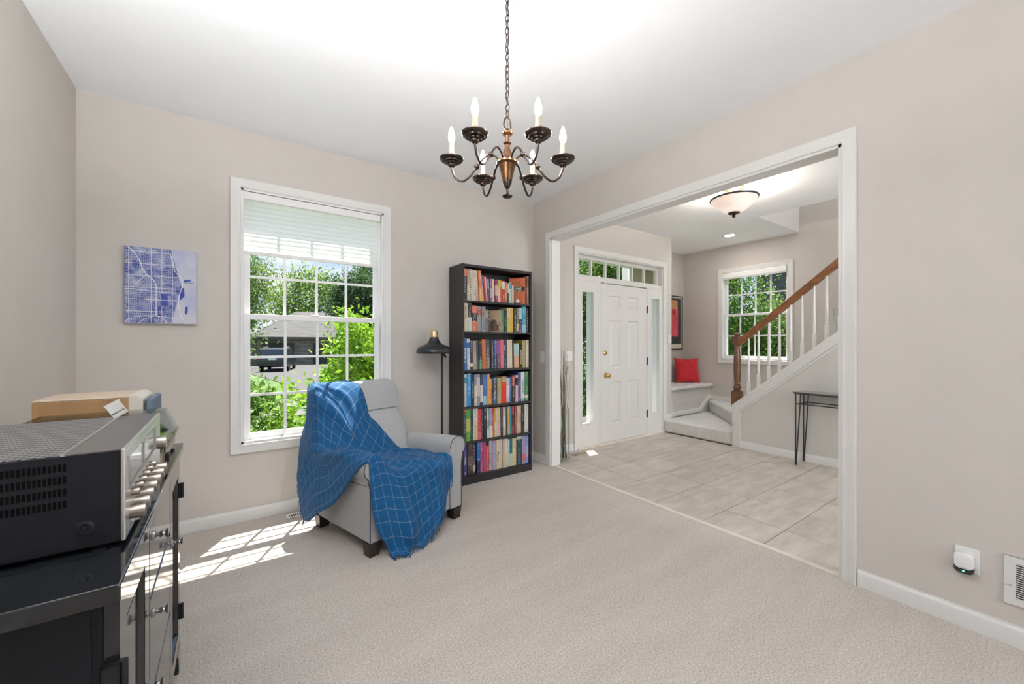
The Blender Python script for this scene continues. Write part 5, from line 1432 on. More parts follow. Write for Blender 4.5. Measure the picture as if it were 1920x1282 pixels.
# crease it: folds of the loose cloth
dU = np.gradient(X, axis=0); dV = np.gradient(X, axis=1); Nn = np.cross(dV, dU); Nn /= np.linalg.norm(Nn, axis=2)[..., None] + 1e-9
F0 = np.array([[fold(i / NU, j / NV) for j in range(NV + 1)] for i in range(NU + 1)])
X = X + Nn * F0[..., None] * 0.75
collide(X)
for _ in range(2):
    Xp = np.pad(X, ((1, 1), (1, 1), (0, 0)), mode='edge')
    X = X * 0.6 + 0.1 * (Xp[:-2, 1:-1] + Xp[2:, 1:-1] + Xp[1:-1, :-2] + Xp[1:-1, 2:])
collide(X)
P2 = [[Vector(X[i, j]) for j in range(NV + 1)] for i in range(NU + 1)]
def throwmat():
    m, t, out = newmat('blue_windowpane_throw')
    b = N(t, 'ShaderNodeBsdfPrincipled'); b.inputs['Roughness'].default_value = 0.75; b.inputs['Sheen Weight'].default_value = 0.08; b.inputs['Specular IOR Level'].default_value = 0.3
    uvn = N(t, 'ShaderNodeUVMap'); uvn.uv_map = 'UVMap'; sp = N(t, 'ShaderNodeSeparateXYZ'); t.links.new(uvn.outputs['UV'], sp.inputs[0])
    def mth(op, a, b_=None):
        n = N(t, 'ShaderNodeMath', operation=op)
        for i, q in enumerate((a, b_)):
            if q is None: continue
            if isinstance(q, (int, float)): n.inputs[i].default_value = q
            else: t.links.new(q, n.inputs[i])
        return n.outputs[0]
    def line(sock, cnt, wd): return mth('LESS_THAN', mth('ABSOLUTE', mth('SUBTRACT', mth('FRACT', mth('MULTIPLY', sock, cnt)), 0.5)), wd)
    ln = mth('MAXIMUM', line(sp.outputs['X'], 24.0, 0.018), line(sp.outputs['Y'], 14.0, 0.018))
    mpn = N(t, 'ShaderNodeMapping'); mpn.inputs['Scale'].default_value = (500, 300, 1); t.links.new(uvn.outputs['UV'], mpn.inputs['Vector'])
    nz = N(t, 'ShaderNodeTexNoise'); nz.inputs['Scale'].default_value = 1.0; t.links.new(mpn.outputs['Vector'], nz.inputs['Vector'])
    cr = N(t, 'ShaderNodeValToRGB')
    cr.color_ramp.elements[0].position = 0.3; cr.color_ramp.elements[0].color = (0.0010, 0.056, 0.160, 1)
    cr.color_ramp.elements[1].position = 0.7; cr.color_ramp.elements[1].color = (0.0016, 0.105, 0.285, 1)
    t.links.new(nz.outputs['Fac'], cr.inputs['Fac'])
    mx_ = N(t, 'ShaderNodeMixRGB'); t.links.new(mth('MULTIPLY', ln, 0.45), mx_.inputs['Fac']); t.links.new(cr.outputs['Color'], mx_.inputs['Color1']); mx_.inputs['Color2'].default_value = (0.42, 0.50, 0.58, 1)
    t.links.new(mx_.outputs['Color'], b.inputs['Base Color'])
    bp = N(t, 'ShaderNodeBump'); bp.inputs['Strength'].default_value = 0.15; bp.inputs['Distance'].default_value = 0.001
    t.links.new(nz.outputs['Fac'], bp.inputs['Height']); t.links.new(bp.outputs['Normal'], b.inputs['Normal'])
    tl = N(t, 'ShaderNodeBsdfTranslucent'); tl.inputs['Color'].default_value = (0.004, 0.16, 0.38, 1)
    mi = N(t, 'ShaderNodeMixShader'); mi.inputs['Fac'].default_value = 0.15
    t.links.new(b.outputs['BSDF'], mi.inputs[1]); t.links.new(tl.outputs['BSDF'], mi.inputs[2])
    t.links.new(mi.outputs['Shader'], out.inputs['Surface'])
    return m
M['throw'] = throwmat()
TH = empty('throw_blanket', (CA, CB, 0.0), CANG, label='blue fringed throw with thin white check lines draped over the armchair', cat='blanket')
m = MB(); m.uv = []
for i in range(NU + 1):
    for j in range(NV + 1):
        m.v.append(tuple(P2[i][j])); m.uv.append((i / NU, j / NV))
for i in range(NU):
    for j in range(NV):
        a = i * (NV + 1) + j
        m.f.append((a, a + 1, a + NV + 2, a + NV + 1))
o = m.build('cloth', M['throw'], TH, smooth=True, fixn=False)
ss = o.modifiers.new('smooth', 'SUBSURF'); ss.levels = 1; ss.render_levels = 1
sm = o.modifiers.new('thickness', 'SOLIDIFY'); sm.thickness = 0.0035; sm.offset = 1.0
# rolled hem along the edges
for edge in ([P2[i][NV] for i in range(0, NU + 1, 2)], [P2[i][0] for i in range(0, NU + 1, 2)]):
    MB().tube(edge, 0.003, 6).build('hem', M['throw_hem'] if 'throw_hem' in M else M.setdefault('throw_hem', P('blue_hem', (0.003, 0.07, 0.19), 0.8)), TH, smooth=True)
rf = random.Random(5)
for end, cnt in ((0, 46), (NU, 64)):
    m = MB()
    for k in range(cnt):
        j = (k + 0.5) / cnt * NV; j0 = int(j)
        p = P2[end][j0].lerp(P2[end][min(NV, j0 + 1)], j - j0)
        q = P2[end - 2 if end else 2][j0]
        d = (p - q).normalized()
        L = rf.uniform(0.030, 0.045)
        e1 = p + d * (L * 0.45) + Vector((0, 0, -L * 0.35)); e2 = p + d * (L * 0.6) + Vector((rf.uniform(-.008, .008), rf.uniform(-.008, .008), -L * 0.9))
        e1.z = max(e1.z, 0.004); e2.z = max(e2.z, 0.004)
        m.tube([p, e1, e2], [0.0020, 0.0020, 0.0012], 5)
    f_ = m.build('fringe', M['throw_hem'], TH, smooth=True); f_['kind'] = 'stuff'

# ================================================================== BLACK CABINET
M['gloss_black'] = P('black_satin_lacquer', (0.010, 0.011, 0.013), 0.07, var=0.2, vscale=8, coat=0.15, spec=0.55)
M['matte_black'] = P('black_matte_side', (0.007, 0.007, 0.009), 0.45, spec=0.2, var=0.2, vscale=8)
CBN = empty('cabinet', (-0.43, 1.47, 0.0), 0.006, label='black lacquer sideboard cabinet at the lower left carrying the stereo', cat='cabinet')
lx = lambda x: x + 0.43
ly = lambda y: y - 1.47
FX = lx(-0.178)       # carcass front plane
bx(lx(-0.70), ly(0.925), 0.10, FX, ly(2.015), 0.828).build('body', M['matte_black'], CBN, bevel=0.003)
bx(lx(-0.715), ly(0.902), 0.828, lx(-0.152), ly(2.036), 0.858).build('top', M['gloss_black'], CBN, bevel=0.003, seg=2)
def framed(y0, y1, z0, z1, name, stile=0.055, raised=True):
    m = MB()
    if raised:
        cells(m, y0, y1, z0, z1, [(y0 + stile, y1 - stile, z0 + stile, z1 - stile)], lambda q, a, b, c_, d_: q.box(FX, a, c_, FX + 0.020, b, d_))
    else: m.box(FX, y0, z0, FX + 0.020, y1, z1)
    o = m.build(name, M['gloss_black'], CBN, bevel=0.0 if raised else 0.003)
    if raised:
        q = MB()
        R = lambda e, x: [(x, y0 + stile + e, z0 + stile + e), (x, y1 - stile - e, z0 + stile + e), (x, y1 - stile - e, z1 - stile - e), (x, y0 + stile + e, z1 - stile - e)]
        q.loft([R(0, FX + 0.018), R(0.006, FX + 0.006), R(0.016, FX + 0.006), R(0.030, FX + 0.012)], cap=False); n = len(q.v); q.f.append((n-4, n-3, n-2, n-1))
        q.build('panel', M['gloss_black'], o)
    return o
M['pewter'] = P('pewter', (0.30, 0.30, 0.31), 0.28, 1.0, var=0.1, vscale=40)
def knob(parent, y, z):
    m = MB().lathe([(0.0, 0.0), (0.012, 0.0), (0.010, 0.004), (0.0045, 0.006), (0.0045, 0.011), (0.009, 0.015), (0.0045, 0.018), (0.004, 0.022), (0.011, 0.025), (0.012, 0.028), (0.0, 0.029)], 14, (0, 0, 0), 'x')
    return m.build('knob', M['pewter'], parent, smooth=40, loc=(FX + 0.020, y, z))
d1 = framed(ly(0.935), ly(1.243), 0.125, 0.815, 'door')
knob(d1, ly(1.215), 0.47)
for z0, z1, kz in ((0.655, 0.815, 0.780), (0.405, 0.645, 0.592), (0.125, 0.395, 0.34)):
    dr = framed(ly(1.253), ly(1.655), z0, z1, 'drawer', raised=False)
    knob(dr, ly(1.305), kz)
d2 = framed(ly(1.665), ly(1.965), 0.125, 0.815, 'door')
knob(d2, ly(1.700), 0.60)
for y in (0.928, 1.972):
    for z in (0.23, 0.69):
        h_ = MB(); s_ = 1 if y > 1 else -1
        h_.lathe([(0.006, -0.028), (0.006, 0.028)], 10, (lx(-0.152), ly(y), z)); h_.box(lx(-0.178), ly(y) - 0.010, z - 0.027, lx(-0.156), ly(y) + 0.010, z + 0.027)
        h_.build('hinge', M['black_metal'], CBN, smooth=40)
# bracket feet
def foot(x0, y0, y1, dirn):
    w = abs(y1 - y0); poly = [(0, 0.10), (w, 0.10)]
    for k in range(7):
        t = k / 6 * math.pi / 2
        poly.append((w - (w - 0.05) * math.sin(t), 0.10 - 0.085 * (1 - math.cos(t))))
    poly += [(0.055, 0.0), (0.0 - 0.012, 0.0)]
    m = MB().prism([(y0 + dirn * a, z) for a, z in poly], lambda a, b, t: (t, a, b), x0, x0 + 0.03)
    m.build('foot', M['gloss_black'], CBN, bevel=0.002)
foot(FX - 0.012, ly(0.928), ly(1.06), 1); foot(FX - 0.012, ly(2.012), ly(1.88), -1)
foot(lx(-0.69), ly(0.928), ly(1.06), 1); foot(lx(-0.69), ly(2.012), ly(1.88), -1)
bx(FX - 0.012, ly(0.94), 0.088, FX + 0.012, ly(2.0), 0.118).build('apron', M['gloss_black'], CBN, bevel=0.004)
m = MB(); cells(m, lx(-0.69), lx(-0.19), 0.12, 0.82, [(lx(-0.63), lx(-0.25), 0.18, 0.76)], lambda q, a, b, c_, d_: q.box(a, ly(0.922), c_, b, ly(0.927), d_))
m.build('side_frame', M['matte_black'], CBN)

# ---- stereo receiver
RV = empty('stereo_receiver', (-0.37, 1.31, 0.859), 0.006, label='vintage stereo receiver with silver knobs on the black cabinet', cat='receiver')
rx = lambda x: x + 0.37
ry = lambda y: y - 1.31
M['dark_case'] = P('black_vinyl_case', (0.009, 0.009, 0.012), 0.55, spec=0.2, var=0.15, vscale=40, bump=0.08, bscale=500)
M['grey_case'] = P('grey_brown_metal_top', (0.12, 0.11, 0.105), 0.4, 0.5, var=0.1, vscale=3)
M['silver'] = P('brushed_silver', (0.74, 0.73, 0.70), 0.28, 0.9, var=0.04, vscale=4, stretch=(1, 60, 1))
zf, zt = 0.008, 0.186
bx(rx(-0.56), ry(1.072), zf, rx(-0.177), ry(1.548), zt).build('case', M['dark_case'], RV, bevel=0.002)
bx(rx(-0.252), ry(1.071), zt - 0.001, rx(-0.177), ry(1.549), zt + 0.0012).build('top_plate', M['grey_case'], RV)
bx(rx(-0.258), ry(1.071), zt - 0.001, rx(-0.252), ry(1.549), zt + 0.0022).build('trim_strip', M['nickel'], RV)
def perf():
    m, t, out = newmat('perforated_top')
    b = N(t, 'ShaderNodeBsdfPrincipled'); b.inputs['Roughness'].default_value = 0.4; b.inputs['Metallic'].default_value = 0.6
    tcn = N(t, 'ShaderNodeTexCoord'); mpn = N(t, 'ShaderNodeMapping'); mpn.inputs['Scale'].default_value = (80, 80, 0); mpn.inputs['Rotation'].default_value = (0, 0, 0.785)
    t.links.new(tcn.outputs['Object'], mpn.inputs['Vector'])
    vo = N(t, 'ShaderNodeTexVoronoi'); vo.inputs['Scale'].default_value = 1.0; vo.inputs['Randomness'].default_value = 0.0
    t.links.new(mpn.outputs['Vector'], vo.inputs['Vector'])
    cr = N(t, 'ShaderNodeValToRGB'); cr.color_ramp.interpolation = 'CONSTANT'
    cr.color_ramp.elements[0].color = (0.012, 0.012, 0.014, 1); cr.color_ramp.elements[1].position = 0.36; cr.color_ramp.elements[1].color = (0.30, 0.30, 0.305, 1)
    t.links.new(vo.outputs['Distance'], cr.inputs['Fac']); t.links.new(cr.outputs['Color'], b.inputs['Base Color'])
    t.links.new(b.outputs['BSDF'], out.inputs['Surface'])
    return m
bx(rx(-0.555), ry(1.075), zt - 0.001, rx(-0.258), ry(1.545), zt + 0.0014).build('vent_grille', perf(), RV)
m = MB()
for r in range(4):
    for k in range(16):
        x = -0.252 - k * 0.0062; z = 0.171 - r * 0.0225
        m.box(rx(x) - 0.0022, ry(1.0712), z - 0.0135, rx(x) + 0.0016, ry(1.0725), z)
o = m.build('vent_slots', M['slot'], RV); o['kind'] = 'stuff'
sc = MB().lathe([(0.0, 0.0), (0.013, 0.0), (0.013, 0.003), (0.009, 0.004), (0.008, 0.002), (0.004, 0.002), (0.003, 0.004), (0.0, 0.004)], 20, (0, 0, 0), 'y'); sc.v = [(x, -y, z) for x, y, z in sc.v]
sc.build('side_bolt', M['black_metal'], RV, smooth=40, loc=(rx(-0.226), ry(1.072), 0.047))
bx(rx(-0.177), ry(1.066), zf + 0.002, rx(-0.170), ry(1.554), zt + 0.002).build('face_plate', M['silver'], RV, bevel=0.002)
bx(rx(-0.1702), ry(1.085), 0.112, rx(-0.1688), ry(1.43), 0.168).build('dial_window', P('tuner_dial_glass', (0.20, 0.21, 0.22), 0.1, var=0.2, vscale=60, stretch=(1, 1, 8)), RV)
bx(rx(-0.170), ry(1.076), 0.105, rx(-0.166), ry(1.084), 0.172).build('dial_trim', M['nickel'], RV); bx(rx(-0.170), ry(1.25), 0.105, rx(-0.166), ry(1.258), 0.172).build('dial_trim', M['nickel'], RV)
bx(rx(-0.170), ry(1.431), 0.105, rx(-0.166), ry(1.439), 0.172).build('dial_trim', M['nickel'], RV)
bx(rx(-0.170), ry(1.084), 0.168, rx(-0.166), ry(1.431), 0.173).build('dial_trim', M['nickel'], RV); bx(rx(-0.170), ry(1.084), 0.104, rx(-0.166), ry(1.431), 0.110).build('dial_trim', M['nickel'], RV)
M['knob_alu'] = P('spun_aluminium_knob', (0.32, 0.28, 0.245), 0.35, 1.0, var=0.1, vscale=80)
def rknob(y, z, r, L):
    m = MB().lathe([(0.0, 0.0), (r, 0.0), (r, L * 0.75), (r * 0.94, L), (0.0, L)], 20, (0, 0, 0), 'x')
    m.build('control_knob', M['knob_alu'], RV, smooth=40, loc=(rx(-0.170), ry(y), z))
for k in range(7): rknob(1.110 + k * 0.058, 0.050, 0.0135, 0.024)
for k in range(6): rknob(1.125 + k * 0.046, 0.086, 0.0075, 0.013)
rknob(1.495, 0.112, 0.018, 0.020)
for k in range(4): bx(rx(-0.170), ry(1.15 + k * 0.075), 0.018, rx(-0.160), ry(1.158 + k * 0.075), 0.026).build('toggle', M['nickel'], RV)
for a in (-0.53, -0.21):
    for b in (1.10, 1.52):
        MB().lathe([(0.0, 0.0), (0.014, 0.0), (0.016, 0.009), (0.0, 0.009)], 14, (rx(a), ry(b), 0)).build('foot', M['black_metal'], RV)
# printed card leaning on the receiver
CD = empty('name_card', (-0.245, 1.50, 0.859 + 0.1885), label='small silver card with dark lettering tilted on the receiver', cat='card')
m = bx(-0.017, -0.0012, 0.0, 0.017, 0.0012, 0.040).build('plate', M['nickel'], CD, bevel=0.0006, rot=(-0.1, -0.50, 0.50), loc=(0.0, 0, 0.008))
text('lettering', 'MARANTZ', 0.0062, M['slot'], m, (0, -0.0016, 0.012), (math.pi / 2, 0, 0), 0.0002)
bx(-0.018, -0.003, 0.037, 0.018, 0.003, 0.041).build('top_clip', M['nickel'], m)

# ---- turntable under its acrylic cover
TT = empty('turntable', (-0.34, 1.80, 0.859), 0.006, label='turntable under a clear acrylic dust cover behind the receiver', cat='turntable')
tx = lambda x: x + 0.34
tyy = lambda y: y - 1.80
bx(tx(-0.52), tyy(1.60), 0.010, tx(-0.176), tyy(2.00), 0.058).build('plinth', P('pale_wood_plinth', (0.50, 0.40, 0.30), 0.5, var=0.1, stretch=(1, 8, 1)), TT, bevel=0.003)
MB().lathe([(0.0, 0.058), (0.148, 0.058), (0.150, 0.062), (0.150, 0.074), (0.0, 0.074)], 40, (tx(-0.36), tyy(1.80), 0)).build('platter', M['black_metal'], TT, smooth=40)
MB().tube([(tx(-0.215), tyy(1.95), 0.09), (tx(-0.215), tyy(1.85), 0.088), (tx(-0.235), tyy(1.74), 0.084)], 0.005, 8).build('tonearm', M['nickel'], TT, smooth=True)
M['acrylic'] = glassmat('acrylic', (0.90, 0.94, 0.93), 1.0, 0.05, 1.6)
pr = [(tx(-0.522), 0.060), (tx(-0.522), 0.146), (tx(-0.200), 0.146), (tx(-0.168), 0.074), (tx(-0.168), 0.060)]
m = MB(); y0, y1 = tyy(1.595), tyy(2.005)
for (a, za), (b, zb) in zip(pr[:-1], pr[1:]): m.add([(a, y0, za), (b, y0, zb), (b, y1, zb), (a, y1, za)], [(0, 1, 2, 3)])
for y in (y0, y1): m.add([(a, y, z) for a, z in pr], [(0, 1, 2, 3, 4)])
o = m.build('dust_cover', M['acrylic'], TT)
s2 = o.modifiers.new('thickness', 'SOLIDIFY'); s2.thickness = 0.003
bx(tx(-0.172), tyy(1.64), 0.022, tx(-0.160), tyy(1.67), 0.046).build('switch', M['black_metal'], TT, bevel=0.002)
for a in (-0.49, -0.21):
    for b in (1.64, 1.96):
        MB().lathe([(0.0, 0.0), (0.015, 0.0), (0.015, 0.010), (0.0, 0.010)], 14, (tx(a), tyy(b), 0)).build('foot', M['black_metal'], TT)

# ---- floor standing loudspeaker beyond the cabinet
LS = empty('loudspeaker', (-0.43, 2.20, 0.0), label='wood veneer loudspeaker with grey grille beyond the black cabinet', cat='loudspeaker')
M['veneer'] = P('beech_veneer', (0.30, 0.17, 0.075), 0.45, var=0.16, vscale=14, stretch=(1, 1, 0.12))
M['veneer_top_lit'] = P('beech_veneer_top_lit', (0.60, 0.47, 0.35), 0.4, var=0.08, vscale=14, stretch=(0.12, 1, 1))  # same veneer, light reflected off the top put into its colour
bx(-0.135, -0.118, 0.03, 0.110, 0.118, 1.042).build('cabinet_body', M['veneer'], LS, bevel=0.002)
bx(-0.135, -0.118, 1.042, 0.110, 0.118, 1.050).build('top_panel', M['veneer_top_lit'], LS, bevel=0.003)
prf = [(0.110, 0.03), (0.150, 0.03), (0.150, 1.025)] + [(0.125 + 0.025 * math.cos(t), 1.025 + 0.025 * math.sin(t)) for t in [math.pi / 2 * k / 6 for k in range(1, 7)]] + [(0.110, 1.05)]
MB().prism(prf, lambda a, b, t: (a, t, b), -0.118, 0.118).build('baffle', P('ivory_baffle', (0.66, 0.62, 0.56), 0.4), LS, smooth=30)
bx(0.158, -0.110, 0.06, 0.180, 0.110, 1.035).build('grille', P('blue_grey_grille', (0.11, 0.15, 0.19), 0.85, var=0.1, vscale=300), LS, bevel=0.008, seg=3)
for z in (0.25, 0.9): bx(0.149, -0.09, z, 0.16, -0.08, z + 0.01).build('grille_peg', M['black_metal'], LS)
bx(-0.15, -0.13, 0.0, 0.16, 0.13, 0.03).build('plinth', M['matte_black'], LS, bevel=0.003)

# ================================================================== OUTSIDE
GZ = -0.95
M['lawn'] = P('lawn_grass', (0.055, 0.110, 0.019), 0.9, var=0.4, vscale=3, bump=0.6, bscale=60)
M['concrete'] = P('driveway_concrete', (0.062, 0.060, 0.058), 0.9, var=0.12, vscale=2)
M['asphalt'] = P('street_asphalt', (0.088, 0.088, 0.091), 0.9, var=0.15, vscale=3)
g = MB().box(-60, 3.6, GZ - 0.2, 90, 90, GZ).box(6.6, -30, GZ - 0.2, 90, 3.6, GZ)
struct(g.build('ground_lawn', M['lawn']), 'green lawn outside the windows', 'lawn')
g = MB().prism([(-30, 13.5), (60, 13.5), (60, 17.5), (-30, 17.5)], lambda a, b, t: (a, b, t), GZ, GZ + 0.02).build('street', M['asphalt'])
struct(g, 'grey street crossing beyond the front lawn', 'street')
g = MB().prism([(2.5, 17.6), (6.6, 17.6), (7.4, 24), (13, 32), (14, 44), (0.8, 44), (0.9, 36), (1.3, 31), (2.1, 26), (2.5, 21)], lambda a, b, t: (a, b, t), GZ, GZ + 0.03).build('driveway', M['concrete'])
struct(g, 'pale concrete driveway in front of the neighbouring garage', 'driveway')
g = MB().prism([(3.2, 3.6), (4.9, 3.6), (4.9, 13.4), (3.2, 13.4)], lambda a, b, t: (a, b, t), GZ, GZ + 0.03).build('walkway', M['concrete'])
struct(g, 'concrete front walk beyond the door', 'path')
# porch
M['soffit'] = P('tan_soffit', (0.40, 0.34, 0.24), 0.7, var=0.05)
M['siding'] = P('white_porch_siding', (0.86, 0.86, 0.85), 0.6, var=0.03)
g = MB().box(2.5, YO, 2.42, 5.06, 3.98, 2.50)
pr_ = g.build('porch_roof', M['soffit']); struct(pr_, 'tan porch soffit over the front door', 'roof')
bx(2.5, 3.98, 2.40, 5.06, 4.04, 2.62).build('fascia', M['siding'], pr_)
bx(2.5, YO, -0.20, 5.06, 4.9, -0.02).build('porch_slab', M['concrete'], pr_)
g = MB().box(5.050, YO + 0.001, -0.9, 5.0595, 4.03, 2.06); sd = g.build('porch_side_wall', M['siding']); struct(sd, 'white panelled side wall of the porch', 'wall')
bx(5.050, YO + 0.001, 2.06, 5.0595, 4.03, 2.42).build('frieze', M['soffit'], sd)
for k in range(5):
    bx(5.046, YO + 0.02, 0.02 + 0.4 * k, 5.050, 4.02, 0.03 + 0.4 * k).build('clapboard', M['siding'], sd)
cl = empty('porch_column', (5.62, 4.52, GZ), label='white square porch column seen through the transom', cat='column')
bx(-0.07, -0.07, 0.0, 0.07, 0.07, 3.6).build('shaft', M['siding'], cl, bevel=0.006)
bx(-0.09, -0.09, 0.0, 0.09, 0.09, 0.25).build('plinth', M['siding'], cl, bevel=0.006)

# neighbouring house with garage
HS = empty('neighbour_house', (8.0, 48.0, GZ), label='stone clad neighbouring house with shingle roof and dark garage doors', cat='house')
def stonemat():
    m, t, out = newmat('stacked_stone')
    b = N(t, 'ShaderNodeBsdfPrincipled'); b.inputs['Roughness'].default_value = 0.9
    tcn = N(t, 'ShaderNodeTexCoord'); mpn = N(t, 'ShaderNodeMapping'); mpn.inputs['Rotation'].default_value = (math.pi / 2, 0, 0)
    t.links.new(tcn.outputs['Object'], mpn.inputs['Vector'])
    br = N(t, 'ShaderNodeTexBrick'); br.inputs['Scale'].default_value = 1.0
    br.inputs['Color1'].default_value = (0.17, 0.15, 0.125, 1); br.inputs['Color2'].default_value = (0.27, 0.245, 0.215, 1); br.inputs['Mortar'].default_value = (0.09, 0.08, 0.07, 1)
    br.inputs['Brick Width'].default_value = 0.55; br.inputs['Row Height'].default_value = 0.16; br.inputs['Mortar Size'].default_value = 0.014
    t.links.new(mpn.outputs['Vector'], br.inputs['Vector']); t.links.new(br.outputs['Color'], b.inputs['Base Color'])
    t.links.new(b.outputs['BSDF'], out.inputs['Surface'])
    return m
M['shingle'] = P('roof_shingles', (0.075, 0.072, 0.072), 0.9, var=0.3, vscale=2.5, stretch=(0.4, 2, 2))
bx(-6.5, -3, 0, 9, 6, 2.72).build('wall', stonemat(), HS)
r = MB(); e = 0.5
r.add([(-6.5-e, -3-e, 2.70), (9+e, -3-e, 2.70), (9+e, 6+e, 2.70), (-6.5-e, 6+e, 2.70), (-2.2, 1.5, 5.6), (5.0, 1.5, 5.6)], [(0,1,5,4), (1,2,5), (2,3,4,5), (3,0,4), (3,2,1,0)])
rf_ = r.build('roof', M['shingle'], HS)
bx(-6.5-e, -3-e-0.06, 2.52, 9+e, -3-e, 2.74).build('gutter', P('dark_gutter', (0.10, 0.085, 0.075), 0.6), rf_)
gd = P('dark_brown_garage_door', (0.035, 0.027, 0.024), 0.6, var=0.2)
for x0 in (-5.6, -1.2, 3.2):
    d_ = bx(x0, -3.06, 0, x0 + 2.7, -3.0, 2.15).build('garage_door', gd, HS)
    for k in range(1, 4): bx(x0, -3.075, 2.15 * k / 4 - 0.01, x0 + 2.7, -3.06, 2.15 * k / 4 + 0.01).build('door_rail', gd, d_)

# parked SUV, rear three-quarter view
SU = empty('parked_suv', (3.05, 36.5, GZ + 0.03), math.radians(-14), label='dark grey SUV parked on the neighbouring driveway', cat='car')
CP = P('dark_car_paint', (0.035, 0.045, 0.05), 0.25, 0.4, coat=0.6)
# side profile (y along the car, rear at -2.3)
sp_ = [(-2.35, 0.45), (-2.40, 0.85), (-2.30, 1.08), (-2.05, 1.68), (-1.9, 1.74), (0.2, 1.76), (0.7, 1.68), (1.25, 1.10), (2.2, 0.98), (2.38, 0.75), (2.38, 0.42), (1.9, 0.32), (-1.9, 0.32)]
MB().prism(sp_, lambda a, b, t: (t * (1.0 if b < 1.15 else 0.86), a, b), -0.97, 0.97).build('body', CP, SU, bevel=0.05, seg=3)
WG = P('car_window_glass', (0.02, 0.028, 0.032), 0.05, coat=1.0)
MB().add([(-0.74, -2.34, 1.13), (0.74, -2.34, 1.13), (0.70, -2.12, 1.60), (-0.70, -2.12, 1.60)], [(0, 1, 2, 3)]).build('rear_window', WG, SU)
for s_ in (-1, 1):
    MB().add([(s_ * 0.90, -1.85, 1.18), (s_ * 0.90, 0.9, 1.18), (s_ * 0.86, 0.55, 1.60), (s_ * 0.86, -1.75, 1.62)], [(0, 1, 2, 3)]).build('side_window', WG, SU)
    bx(s_ * 0.93 - 0.06, -2.43, 0.85, s_ * 0.93 + 0.04, -2.30, 1.12).build('tail_light', P('tail_light_red', (0.35, 0.02, 0.02), 0.3) if s_ < 0 else bpy.data.materials['tail_light_red'], SU, bevel=0.01)
    for y in (-1.45, 1.45):
        MB().lathe([(0.0, -0.11), (0.30, -0.11), (0.36, -0.08), (0.36, 0.08), (0.30, 0.11), (0.0, 0.11)], 24, (s_ * 0.88, y, 0.36), 'x').build('wheel', M['black_metal'], SU, smooth=40)
MB().tube([(-0.72, -1.8, 1.80), (-0.72, 0.1, 1.82)], 0.025, 6).build('roof_rail', M['nickel'], SU); MB().tube([(0.72, -1.8, 1.80), (0.72, 0.1, 1.82)], 0.025, 6).build('roof_rail', M['nickel'], SU)
bx(-0.95, -2.46, 0.42, 0.95, -2.32, 0.66).build('bumper', P('bumper_plastic', (0.03, 0.03, 0.032), 0.6), SU, bevel=0.03)
bx(-0.25, -2.44, 0.88, 0.25, -2.40, 1.00).build('number_plate', M['plate'], SU)
# dark grey neighbour seen from the stair window
H2 = empty('grey_neighbour_house', (23.5, 7.4, GZ), label='dark grey sided house high behind the trees of the stair window', cat='house')
SD2 = P('dark_grey_siding', (0.10, 0.105, 0.115), 0.8, var=0.1)
bx(-2, -3.6, 0, 4, 2.0, 6.6).build('wall', SD2, H2)
for k in range(22): bx(-2.03, -3.6, 0.3 * k, -2.0, 2.0, 0.3 * k + 0.04).build('clapboard', SD2, H2)
MB().prism([(-4.2, 6.5), (2.6, 6.5), (-0.8, 9.0)], lambda a, b, t: (t, a, b), -2.4, 4.4).build('roof', M['shingle'], H2)

# foliage
import numpy as np
def leaves(rng, centres, spread, count, size, flat=0.0):
    c = np.asarray(centres)
    idx = rng.integers(0, len(c), count)
    pos = c[idx] + rng.normal(0, 1, (count, 3)) * np.asarray(spread)[idx][:, None]
    d = rng.normal(0, 1, (count, 3)); d /= np.linalg.norm(d, axis=1)[:, None]
    n = rng.normal(0, 1, (count, 3)); n[:, 2] = np.abs(n[:, 2]) + flat
    s = np.cross(d, n); s /= np.linalg.norm(s, axis=1)[:, None] + 1e-9
    L = size * rng.uniform(0.7, 1.3, count)[:, None]
    a = pos - d * L * 0.5; b = pos + d * L * 0.5
    m1 = pos + s * L * 0.23; m2 = pos - s * L * 0.23
    V = np.stack([a, m1, b, m2], 1).reshape(-1, 3)
    F = np.arange(count * 4).reshape(-1, 4)
    return V, F
def mesh_np(name, V, F, mat, parent):
    me = bpy.data.meshes.new(name)
    me.vertices.add(len(V)); me.vertices.foreach_set('co', V.astype('f').ravel())
    me.loops.add(F.size); me.loops.foreach_set('vertex_index', F.astype('i').ravel())
    me.polygons.add(len(F)); me.polygons.foreach_set('loop_start', (np.arange(len(F)) * 4).astype('i'))
    me.update(calc_edges=True); me.validate()
    me.materials.append(mat)
    o = bpy.data.objects.new(name, me); COL.objects.link(o); o.parent = parent
    return o
M['bark'] = P('tree_bark', (0.10, 0.075, 0.055), 0.9, var=0.35, vscale=8, stretch=(1, 1, 0.2), bump=0.5, bscale=20)
L_light = leafmat('leaf_yellow_green', (0.114, 0.208, 0.036), (0.257, 0.358, 0.094))
L_mid = leafmat('leaf_mid_green', (0.057, 0.143, 0.022), (0.186, 0.315, 0.057))
L_dark = leafmat('leaf_dark_green', (0.022, 0.057, 0.022), (0.072, 0.137, 0.043))
L_lime = leafmat('leaf_lime', (0.129, 0.300, 0.014), (0.300, 0.472, 0.043), 0.45)
